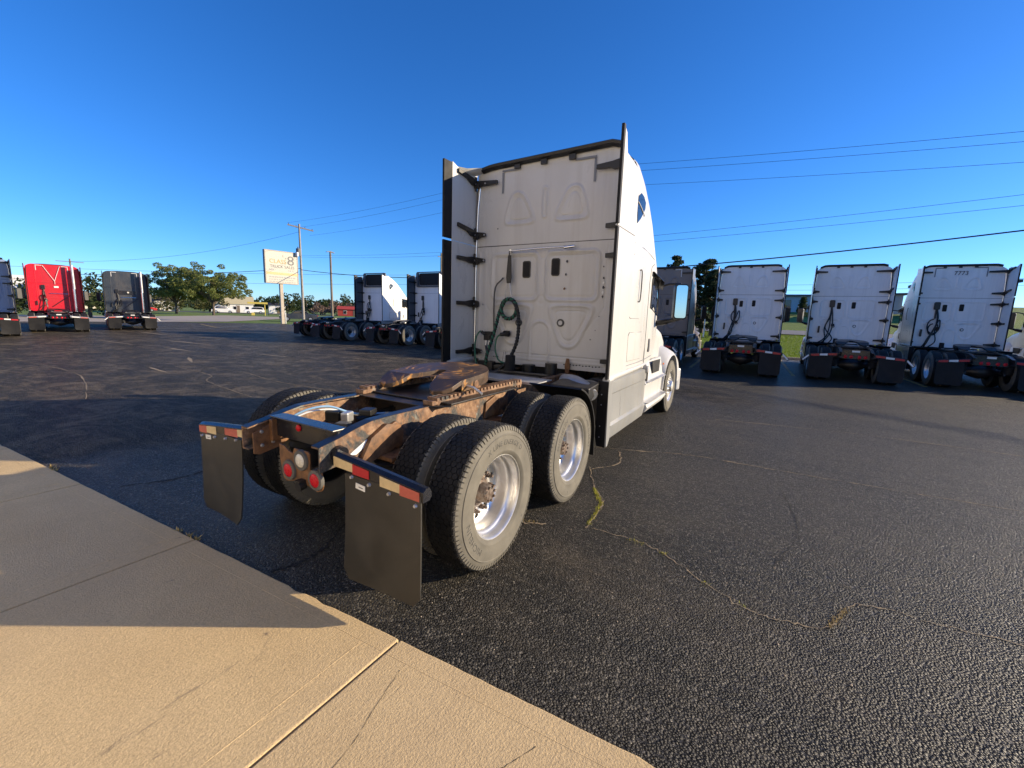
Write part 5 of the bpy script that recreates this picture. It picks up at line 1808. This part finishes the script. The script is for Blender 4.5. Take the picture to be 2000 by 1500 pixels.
# ------------------------------------------------------------------ poles and wires
PX, PY = 29.3, 44.75
UP = thing('utility_pole', 'weathered utility pole with a crossarm, right behind the sign', 'pole', (PX, PY, 0))
put('pole_shaft', MB().tube([(.15, .1, 0), (.1, .06, 4), (0, 0, 11.25)], [.16, .14, .10], 12), 'wood_pole_grey', UP, 40)
dv = Vector((33.24 - 30.98, 48.0 - 49.51, 0)).normalized()
put('crossarm', MB().box((.12, -.08, 10.85), (2.7, .12, .14), Matrix.Rotation(math.atan2(dv.y, dv.x), 3, 'Z') @ Matrix.Rotation(.16, 3, 'Y')), 'wood_pole_grey', UP)
ins = MB()
for t in (-1.2, -.45, .45, 1.2):
    c = dv * t
    ins.cyl((c.x + .12, c.y - .08, 10.87 - t * .16), (c.x + .12, c.y - .08, 11.07 - t * .16), .055, 8, .03)
put('insulators', ins, 'sign_metal', UP)
put('transformer', MB().cyl((-.33, -.1, 7.7), (-.33, -.1, 8.5), .22, 16).cyl((-.33, -.1, 8.5), (-.33, -.1, 8.7), .06, 8), 'sign_metal', UP, 40)
put('transformer', MB().cyl((-.60, -.28, 7.6), (-.60, -.28, 8.05), .18, 16), 'galvanised', UP, 40)

LP = thing('light_pole', 'brown wooden light pole with two flat lamp heads, standing behind the day cab', 'pole', (34.85, 46.8, 0))
put('pole_shaft', MB().tube([(.05, .03, 0), (0, 0, 9.1)], [.16, .12], 12), 'wood_pole', LP, 40)
put('lamp_head', MB().prism([(-.62, 8.98), (-.05, 9.12), (-.05, 9.0), (-.60, 8.92)], 1, -.10, .10), 'sign_metal', LP, bevel=.01)
put('lamp_head', MB().prism([(.62, 8.98), (.05, 9.12), (.05, 9.0), (.60, 8.92)], 1, -.10, .10), 'sign_metal', LP, bevel=.01)
FP = thing('utility_pole', 'distant thin utility pole beside the left edge of the near truck', 'pole', (51.2, 42.2, 0))
put('pole_shaft', MB().cyl((0, 0, 0), (0, 0, 10.9), .16, 10, .11), 'wood_pole', FP, 40)
put('crossarm', MB().box((0, 0, 10.3), (1.5, .1, .1)), 'wood_pole', FP)
put('transformer', MB().cyl((.25, -.1, 8.8), (.25, -.1, 9.5), .2, 12), 'sign_metal', FP, 40)
FP2 = thing('utility_pole', 'distant pole top showing above the red tractor', 'pole', (16.3, 69.9, 0))
put('pole_shaft', MB().cyl((0, 0, 0), (0, 0, 6.7), .11, 10, .08), 'wood_pole', FP2, 40)
put('crossarm', MB().box((0, 0, 6.35), (2.4, .07, .07), Matrix.Rotation(-.3, 3, 'Z')), 'wood_pole', FP2)


def wire(a, b_, sag, r, label, n=40):
    A, B = Vector(a), Vector(b_)
    pts = [A.lerp(B, i / n) - Vector((0, 0, sag * 4 * (i / n) * (1 - i / n))) for i in range(n + 1)]
    o = put('power_line', MB().tube(pts, r, 6), 'wire_black', None, 60)
    return tag(o, label, 'wire', 'overhead wires')


PR = (20.0, -46.0)      # next pole of the line, out of the picture on the right
o = thing('utility_pole', 'wooden utility pole standing outside the right edge of the picture', 'pole', (PR[0], PR[1], 0))
put('pole_shaft', MB().cyl((0, 0, -.3), (0, 0, 11.6), .17, 10, .12), 'wood_pole_grey', o, 40)
put('crossarm', MB().box((0, 0, 9.55), (2.4, .12, .14)), 'wood_pole_grey', o)
HP = (25.6, 12.5)       # pole hidden behind the near truck
o = thing('utility_pole', 'utility pole hidden behind the sleeper of the near truck', 'pole', (HP[0], HP[1], 0))
put('pole_shaft', MB().cyl((0, 0, 0), (0, 0, 10.6), .16, 10, .11), 'wood_pole_grey', o, 40)
put('crossarm', MB().box((0, 0, 10.5), (2.2, .12, .14)), 'wood_pole_grey', o)
for dx, za, zh, zp, sg_, lab in ((-1.0, 11.25, 11.43, 7.5, .66, 'topmost'), (-.3, 10.8, 11.25, 7.35, .66, 'second'), (.9, 10.1, 10.7, 6.8, .56, 'third')):
    wire((PX + dx, PY - dx * .65, za), (HP[0] + dx * .9, HP[1], zh), .35, .008, '%s thin wire from the utility pole to the left edge of the near truck' % lab)
    wire((HP[0] + dx * .9, HP[1], zh), (PR[0] + dx, PR[1], zp), sg_, .008, '%s thin wire crossing the sky right of the near truck' % lab)
wire((PX, PY, 7.8), (PR[0], PR[1], 9.9), 1.97, .008, 'thin overhead wire, upper one of the middle pair')
wire((PX, PY, 7.62), (PR[0], PR[1], 9.34), 1.98, .008, 'thin overhead wire, lower one of the middle pair')
wire((PX, PY, 6.18), (PR[0], PR[1], 11.2), 3.63, .030, 'thick black cable strung below all other wires', 60)
wire((PX, PY, 10.4), (16.3, 69.9, 6.4), .9, .012, 'thin wire running left from the utility pole')
wire((PX, PY, 6.35), (16.3, 69.9, 4.9), .3, .028, 'thick cable running left from the sign over the trees')
wire((51.2, 42.2, 7.6), (5, 105, 6.5), .6, .016, 'distant wire low above the horizon behind the sign')
wire((51.2, 42.2, 6.2), (5, 105, 5.0), .6, .016, 'lowest distant wire behind the sign')
wire((70, -2, 7.2), (60, -40, 8.0), .4, .016, 'upper short distant wire between the white tractors on the right')
wire((70, -2, 6.5), (60, -40, 7.3), .4, .016, 'lower short distant wire between the white tractors on the right')


# ------------------------------------------------------------------ vegetation
def leaf_cloud(centers, n_each, size, seed, flat=1.0, squash=.75):
    """centers: (x,y,z,r) clumps; returns MB of small leaf quads"""
    rg = np.random.default_rng(seed)
    vs, fs = [], []
    o = 0
    for (cx, cy, cz, r) in centers:
        n = max(6, int(n_each * (r ** 2)))
        d = rg.normal(size=(n, 3))
        d /= np.linalg.norm(d, axis=1)[:, None]
        rad = r * rg.uniform(.25, 1.0, n) ** .45
        p = d * rad[:, None]
        p[:, 2] *= squash
        p += (cx, cy, cz)
        a = rg.normal(size=(n, 3))
        a /= np.linalg.norm(a, axis=1)[:, None]
        b = np.cross(a, rg.normal(size=(n, 3)))
        b /= np.linalg.norm(b, axis=1)[:, None]
        s = size * rg.uniform(.5, 1.3, n)[:, None]
        q = np.stack([p - a * s, p + b * s * .55, p + a * s, p - b * s * .55], 1)
        vs.append(q.reshape(-1, 3))
        fs.append(np.arange(o, o + 4 * n).reshape(n, 4))
        o += 4 * n
    return np.concatenate(vs), np.concatenate(fs)


def cloud_mesh(name, V, F):
    me = bpy.data.meshes.new(name)
    me.vertices.add(len(V))
    me.vertices.foreach_set('co', V.astype(np.float32).ravel())
    me.loops.add(F.size)
    me.loops.foreach_set('vertex_index', F.astype(np.int32).ravel())
    me.polygons.add(len(F))
    me.polygons.foreach_set('loop_start', np.arange(0, F.size, 4, dtype=np.int32))
    me.polygons.foreach_set('loop_total', np.full(len(F), 4, dtype=np.int32))
    me.update(calc_edges=True)
    return me


def locust_tree(label, x, y, h, w, seed, group, lean=0.0):
    rg = np.random.default_rng(seed)
    T = thing('deciduous_tree', label, 'tree', (x, y, 0), 0, group)
    trunk = MB()
    fork = h * .22
    trunk.tube([(0, 0, -.1), (.05, 0, fork * .5), (.1 + lean, .05, fork)], [.24, .19, .17], 10)
    cl = []
    for k in range(7):
        a = 2 * math.pi * k / 7 + rg.uniform(-.3, .3)
        rr = w * rg.uniform(.30, .46)
        tip = Vector((rr * math.cos(a), rr * math.sin(a), h * rg.uniform(.50, .88)))
        mid = Vector((rr * .42 * math.cos(a), rr * .42 * math.sin(a), h * rg.uniform(.38, .55)))
        st = Vector((.1 + lean, .05, fork * rg.uniform(.85, 1.0)))
        path = smooth_path([st, mid, tip], 6)
        trunk.tube(path, list(np.linspace(.12, .02, len(path))), 7)
        for j in range(4):
            t = rg.uniform(.3, .95)
            p = path[int(t * (len(path) - 1))]
            q = p + Vector((rg.normal() * w * .14, rg.normal() * w * .14, rg.uniform(.1, .9)))
            trunk.tube([p, p.lerp(q, .5) + Vector((0, 0, .15)), q], [.045, .03, .012], 5)
            cl.append((q.x, q.y, q.z, rg.uniform(.55, 1.05)))
    for _ in range(90):
        a, r = rg.uniform(0, 2 * math.pi), w * .5 * math.sqrt(rg.uniform(0, 1))
        f = r / (w * .5)
        zt = h * (.97 - .42 * f ** 2.2)
        zb = h * (.34 - .04 * f)
        z = zb + (zt - zb) * rg.uniform(0, 1) ** .75
        cl.append((r * math.cos(a), r * math.sin(a), z, rg.uniform(.45, .95)))
    put('trunk', trunk, 'bark', T, 40)
    V, F = leaf_cloud(cl, 330, .15, seed)
    put('crown', cloud_mesh('crown', V, F), 'locust_leaf', T)
    return T


GT = 'trees beyond the lot'
locust_tree('broad tall tree nearest the sign, with a forked dark trunk', 40.2, 88.5, 10.2, 12.5, 11, GT)
locust_tree('smaller spreading tree right of the dark grey tractor', 37.6, 97.0, 9.6, 11.0, 12, GT)


def pine_tree(label, x, y, z, h, w, seed, group, mat='pine_leaf', dens=150, size=.16):
    rg = np.random.default_rng(seed)
    T = thing('pine_tree', label, 'tree', (x, y, z), 0, group)
    tr = MB().tube([(0, 0, -.2), (.05, 0, h * .5), (0, 0, h * .96)], [.22, .14, .03], 8)
    cl = []
    k = 0
    zz = h * .10
    while zz < h * .97:
        f = 1 - zz / h
        n = 5 if f > .3 else 4
        for j in range(n):
            a = rg.uniform(0, 2 * math.pi)
            ln = w * .5 * (f ** .75) * rg.uniform(.55, 1.1)
            tip = Vector((ln * math.cos(a), ln * math.sin(a), zz + ln * rg.uniform(.05, .4)))
            tr.tube([(0, 0, zz), tip * .6 + Vector((0, 0, zz * .4)), tip], [.05, .03, .012], 5)
            for t in (.45, .7, .9, 1.0):
                p = Vector((0, 0, zz)).lerp(tip, t)
                cl.append((p.x + rg.normal() * .1, p.y + rg.normal() * .1, p.z, .14 + .26 * t * rg.uniform(.5, 1.3) * max(.5, w / 5)))
        zz += h * .07
    put('trunk', tr, 'bark', T, 40)
    V, F = leaf_cloud(cl, dens, size, seed, squash=.6)
    put('crown', cloud_mesh('crown', V, F), mat, T)
    return T


def gz(x, y):
    return float(rise(np.array(float(x)), np.array(float(y)))) - .05


pine_tree('dark ragged pine tree showing left of the nearest white parked tractor', 40.5, 2.75, gz(40.5, 2.75), 6.6, 6.4, 21, 'pines behind the parked row', dens=520, size=.10)
pine_tree('tall rounded pine tree top above the brownish grey tractor', 54.0, 8.0, gz(54, 8.0), 8.2, 6.0, 22, 'pines behind the parked row', dens=200, size=.15)
pine_tree('dark bushy pine tree right behind the brownish grey tractor', 38.0, 1.6, gz(38, 1.6), 5.6, 5.0, 23, 'pines behind the parked row', dens=520, size=.10)
pine_tree('small dark conical evergreen in front of the grey metal building', 72.5, -6.3, gz(72.5, -6.3), 2.6, 1.4, 24, 'evergreens by the grey building', 'dark_leaf', 260, .10)
pine_tree('second small evergreen at the left end of the grey building', 72.0, -3.6, gz(72, -3.6), 2.4, 1.2, 25, 'evergreens by the grey building', 'dark_leaf', 260, .10)
for i, (x, y, h, lab) in enumerate(((28.0, 1.55, .7, 'low dark shrub on the grass left of the white tractor'), (70.0, -4.2, .7, 'low pale shrub before the grey building, left one'), (70.0, -6.6, .6, 'low pale shrub before the grey building, right one'))):
    V, F = leaf_cloud([(rx, ry, .3 * h, .5 * h) for rx, ry in ((0, 0), (.4, .2), (-.4, .1), (.1, -.3))], 420, .07, 40 + i)
    T = thing('shrub', lab, 'shrub', (x, y, gz(x, y)))
    put('foliage', cloud_mesh('foliage', V, F), 'hedge_leaf', T)


def bushy_tree(name, label, x, y, h, w, seed, mat, group=None, dens=55, size=.28):
    rg = np.random.default_rng(seed)
    T = thing(name, label, 'tree', (x, y, -.05), 0, group)
    put('trunk', MB().tube([(0, 0, 0), (.1, 0, h * .5), (0, .1, h * .8)], [.2, .14, .05], 8), 'bark', T, 40)
    cl = []
    for _ in range(26):
        a, r = rg.uniform(0, 6.28), w * .5 * math.sqrt(rg.uniform(0, 1))
        f = r / (w * .5)
        cl.append((r * math.cos(a), r * math.sin(a), h * rg.uniform(.12, .98 - .35 * f * f), rg.uniform(.12, .2) * w * .9))
    V, F = leaf_cloud(cl, dens, size, seed)
    put('crown', cloud_mesh('crown', V, F), mat, T)
    return T


bushy_tree('dark_tree', 'dense dark tree showing between the red and dark grey tractors', 15.5, 62.5, 4.7, 7.0, 51, 'dark_leaf', GT, 90, .2)
bushy_tree('dark_tree', 'dark tree low behind the red tractor', 11.6, 63.5, 3.9, 5.0, 52, 'dark_leaf', GT, 90, .2)
for i, (x, y, h, w) in enumerate(((78, 125, 7.2, 7), (83, 123, 6.4, 6), (88.0, 121, 5.9, 6.5), (93.5, 118, 6.6, 7), (99, 115, 6.9, 8), (104, 111, 5.8, 8))):
    bushy_tree('far_tree', ('leftmost dark far tree behind the utility pole', 'second far tree from the left behind the dark sedan', 'third far tree from the left behind the dark sedan', 'fourth far tree, just left of the light pole', 'fifth far tree, just right of the light pole', 'rightmost far tree beside the white day cab')[i], x, y, h, w, 60 + i, 'dark_leaf', 'far trees behind the dark sedan', 40, .3)
for i, (x, y, h, w) in enumerate(((80, 112, 4.2, 5), (84.5, 110.5, 4.6, 5), (89.5, 108.5, 4.4, 6), (94, 106, 4.0, 5))):
    bushy_tree('flowering_tree', ('pinkish brown small tree just right of the utility pole', 'second pinkish brown small tree from the utility pole', 'pinkish brown small tree above the red barn', 'pinkish brown small tree next to the white day cab')[i], x, y, h, w, 70 + i, 'autumn_leaf', 'pinkish brown trees in the distance', 45, .26)
for i, (x, y, h, w) in enumerate(((39, 135, 4.8, 9), (50, 133, 4.6, 10), (28, 138, 5.2, 9), (60, 133, 3.8, 9))):
    bushy_tree('far_tree', ('low far tree seen under the crown of the broad tree, left', 'low far tree seen under the crown of the broad tree, right', 'low far tree right of the dark grey tractor', 'low far tree left of the sign post')[i], x, y, h, w, 80 + i, 'hedge_leaf', 'low trees along the far street', 30, .3)
# the wooded horizon, one mass
cl = []
rg = np.random.default_rng(5)
for a in np.linspace(math.radians(-25), math.radians(95), 520):
    d = rg.uniform(330, 430)
    cl.append((d * math.cos(a), d * math.sin(a), rg.uniform(.5, 6.0) + (5 if a < .35 else 0), rg.uniform(3, 6.5)))
V, F = leaf_cloud(cl, 3.0, 1.3, 6)
wl = put('distant_woods', cloud_mesh('distant_woods', V, F), 'dark_leaf')
wl['kind'] = 'stuff'
wl['label'] = 'dark green woods along the horizon'
wl['category'] = 'woods'


# ------------------------------------------------------------------ cars
def car(label, x, y, rz, mat, kind='sedan', group='cars parked across the street'):
    T = thing('parked_car', label, 'car', (x, y, 0), rz, group)
    L = 4.7
    if kind == 'sedan':
        prof = [(-2.3, .35), (-2.35, .75), (-2.2, .92), (-1.45, .98), (-.95, 1.36), (-.3, 1.45), (.45, 1.40), (1.05, .98), (1.9, .86), (2.3, .72), (2.35, .35)]
        win = [(-1.30, .98), (-.90, 1.31), (-.3, 1.39), (.42, 1.34), (.90, .98)]
    else:
        prof = [(-2.3, .40), (-2.35, .85), (-2.25, 1.05), (-2.05, 1.60), (-1.6, 1.72), (.2, 1.70), (.95, 1.12), (1.9, 1.02), (2.3, .85), (2.35, .40)]
        win = [(-2.0, 1.12), (-1.85, 1.56), (-1.5, 1.64), (.15, 1.62), (.75, 1.12)]
    b = MB()
    n = len(prof)
    rings = []
    for y_, s_ in ((-.88, .93), (-.80, 1.0), (.80, 1.0), (.88, .93)):
        rings.append([(px, y_ * (1 if pz < 1.0 else .86), .35 + (pz - .35) * (s_ if pz > .6 else 1)) for px, pz in prof])
    b.loft(rings, True, True)
    put('body', b, mat, T, 35)
    for s in (-1, 1):
        put('side_window', MB().prism([(px, pz) for px, pz in win], 1, s * .70, s * .83), 'dark_glass', T)
    a0, a1 = (1.05, .98), (.45, 1.40)
    if kind != 'sedan':
        a0, a1 = (.95, 1.12), (.2, 1.70)
    put('windscreen', MB().add([(a0[0] - .02, -.68, a0[1] + .02), (a0[0] - .02, .68, a0[1] + .02), (a1[0] + .05, .62, a1[1] - .02), (a1[0] + .05, -.62, a1[1] - .02)], [(0, 1, 2, 3)]), 'dark_glass', T)
    for px in (-1.40, 1.42):
        for s in (-1, 1):
            w = put('wheel', MB().lathe([(.20, -.10), (.31, -.11), (.33, -.08), (.33, .08), (.31, .11), (.20, .10)], (px, s * .80, .33), 1, 24), 'tread_rubber', T, 40)
            put('rim', MB().lathe([(.205, -.095), (.18, -.10), (.06, -.09), (0, -.09)], (px, s * .80, .33), 1, 20).lathe([(.205, .095), (.18, .10), (.06, .09), (0, .09)], (px, s * .80, .33), 1, 20), 'galvanised', w, 40)
    for s in (-1, 1):
        put('headlight', MB().box((2.28, s * .62, .72), (.12, .32, .12)), 'lens_clear', T, bevel=.02)
        put('tail_lamp', MB().box((-2.30, s * .62, .82), (.10, .32, .14)), 'lens_red', T, bevel=.02)
    return T


car('white sedan parked beside the trunk of the broad tree', 53.6, 112.5, -.50, 'car_white')
car('white sport utility car parked left of the yellow canopy', 63.0, 116.0, 2.7, 'car_white', 'suv')
car('dark sedan parked behind the sign post', 33.9, 52.5, 2.55, 'car_dark', group='cars near the lot')
car('red car half hidden by the dark grey tractor', 37.8, 112.5, -.35, 'car_red')
car('white van farther back between the two white cars', 59.5, 124.0, -.4, 'car_white', 'suv')


# ------------------------------------------------------------------ buildings and small structures
def house(label, x, y, z, rz, w, d, h, roof_h, wall_m, roof_m, nwin=3, name='house', cat='house'):
    T = thing(name, label, cat, (x, y, z), rz)
    put('wall', MB().box((0, 0, h / 2), (w, d, h)), wall_m, T)
    put('roof', MB().prism([(-d / 2 - .3, h), (d / 2 + .3, h), (0, h + roof_h)], 0, -w / 2 - .3, w / 2 + .3), roof_m, T)
    for k in range(nwin):
        xx = -w / 2 + w * (k + .5) / nwin
        f = put('window', MB().box((xx, -d / 2 - .02, h * .55), (.9, .06, 1.0)), 'tape_white', T)
        put('pane', MB().box((xx, -d / 2 - .055, h * .55), (.76, .02, .86)), 'dark_glass', f)
    put('door', MB().box((w * .08, -d / 2 - .02, 1.0), (.9, .05, 2.0)), 'brown_siding', T)
    return T


house('long low house with a dark roof left of the trees', 42.5, 141, 0, -.35, 14, 8, 2.2, 1.3, 'cream_siding', 'roof_dark', 4)
house('small white gabled house seen between the two trees', 52.0, 139, 0, 1.15, 5, 6, 2.6, 2.0, 'white_wall', 'roof_dark', 1)
house('pale building with a yellow gabled roof behind the broad tree', 66.0, 131.5, 0, -.45, 9, 7, 2.3, 2.3, 'white_wall', 'roof_yellow', 3, 'shop_building', 'building')
house('white shed far behind the yellow canopy', 76.5, 128, 0, -.5, 4.5, 4, 2.4, .8, 'white_wall', 'roof_dark', 1, 'shed', 'shed')
house('low red barn in the distance beside the light pole', 85.5, 104.5, 0, -.75, 8, 4, 1.9, .9, 'barn_red', 'barn_red', 2, 'barn', 'barn')
CN = thing('canopy', 'yellow canopy on thin posts left of the sign', 'canopy', (48.8, 88.9, 0), -.52)
put('roof', MB().box((0, 0, 2.55), (3.6, .5, .36)), 'yellow_paint', CN, bevel=.03)
put('post', MB().box((1.3, 0, 1.2), (.16, .16, 2.36)), 'yellow_paint', CN)
put('post', MB().box((1.9, .15, 1.2), (.08, .08, 2.36)), 'black_steel', CN)
put('board', MB().box((-.9, -.1, .3), (.6, .4, .55)), 'yellow_paint', CN, bevel=.03)
# tall white board by the left edge
WB = thing('billboard', 'tall white board with lines, left of the red tractor', 'board', (11.1, 66.0, 0), math.radians(-12))
put('panel', MB().box((0, 0, 2.7), (1.9, .2, 3.1)), 'white_wall', WB, bevel=.02)
put('leg', MB().box((-.7, .05, .6), (.15, .15, 1.2)), 'sign_metal', WB)
put('leg', MB().box((.7, .05, .6), (.15, .15, 1.2)), 'sign_metal', WB)
for k in range(5):
    put('board_line', MB().box((0, -.106, 3.9 - .5 * k), (1.5, .01, .07)), 'sign_pale', WB)
# grey metal building on the rise
BX, BY = 80.0, -7.0
GB = thing('metal_building', 'long grey metal building on the grassy rise between white tractors', 'building', (BX, BY, gz(BX, BY)), 0)
put('wall', MB().box((4, -3.0, 1.3), (8, 17, 2.9)), 'metal_siding', GB)
put('roof', MB().prism([(-12.0, 2.75), (6.0, 2.35), (6.0, 2.55), (-12.0, 3.0)], 0, -.4, 8.4), 'sign_metal', GB)
for y in np.arange(-11, 5.2, 1.1):
    put('siding_rib', MB().box((-.02, y, 1.2), (.05, .08, 2.5)), 'metal_siding', GB)
put('door', MB().box((-.03, 2.4, .95), (.06, .9, 1.9)), 'dark_glass', GB)
put('door', MB().box((-.03, -2.1, .95), (.06, 1.2, 1.9)), 'white_wall', GB)
BR = thing('brown_building', 'dark brown building corner between the two rightmost tractors', 'building', (70, -22.5, gz(70, -22.5)), 0)
put('wall', MB().box((4, 0, 2.2), (8, 7, 4.6)), 'brown_siding', BR)
put('roof', MB().box((4, 0, 4.6), (9, 8, .35)), 'roof_dark', BR, bevel=.03)
put('window', MB().box((-.02, 1.0, 2.5), (.06, 1.6, 1.2)), 'dark_glass', BR)
MK = thing('marker_post', 'slim white marker post standing before the pine trees', 'post', (36.5, 2.0, gz(36.5, 2.0)))
put('post', MB().tube([(0, 0, 0), (0, 0, 2.1)], .05, 8), 'tape_white', MK, 40)
put('cap', MB().cyl((0, 0, 2.1), (0, 0, 2.16), .06, 8), 'sign_pale', MK)

# the shop the apron belongs to: long pale wall behind the camera (never in view, but it faces the sun)
SH = thing('shop_building', 'long white shop building behind the concrete apron, outside the picture', 'building', (-6.3, 12.5, 0), 0)
put('wall', MB().box((-5.0, 0, 3.7), (10, 43, 7.4)), 'cream_siding', SH)
put('roof', MB().box((-5.2, 0, 7.5), (10.4, 43.6, .3)), 'roof_dark', SH, bevel=.03)
for y in (-17, 8, 16):
    f = put('window', MB().box((.02, y, 2.4), (.08, 2.6, 1.6)), 'sign_metal', SH)
    put('pane', MB().box((.055, y, 2.4), (.03, 2.4, 1.4)), 'dark_glass', f)
for y in (-11.5, -4.0, 2.5):
    d = put('overhead_door', MB().box((.02, y, 2.1), (.08, 4.2, 4.2)), 'white_wall', SH)
    for z in (.8, 1.6, 2.4, 3.2):
        put('door_rib', MB().box((.07, y, z), (.03, 4.1, .05)), 'sign_pale', d)
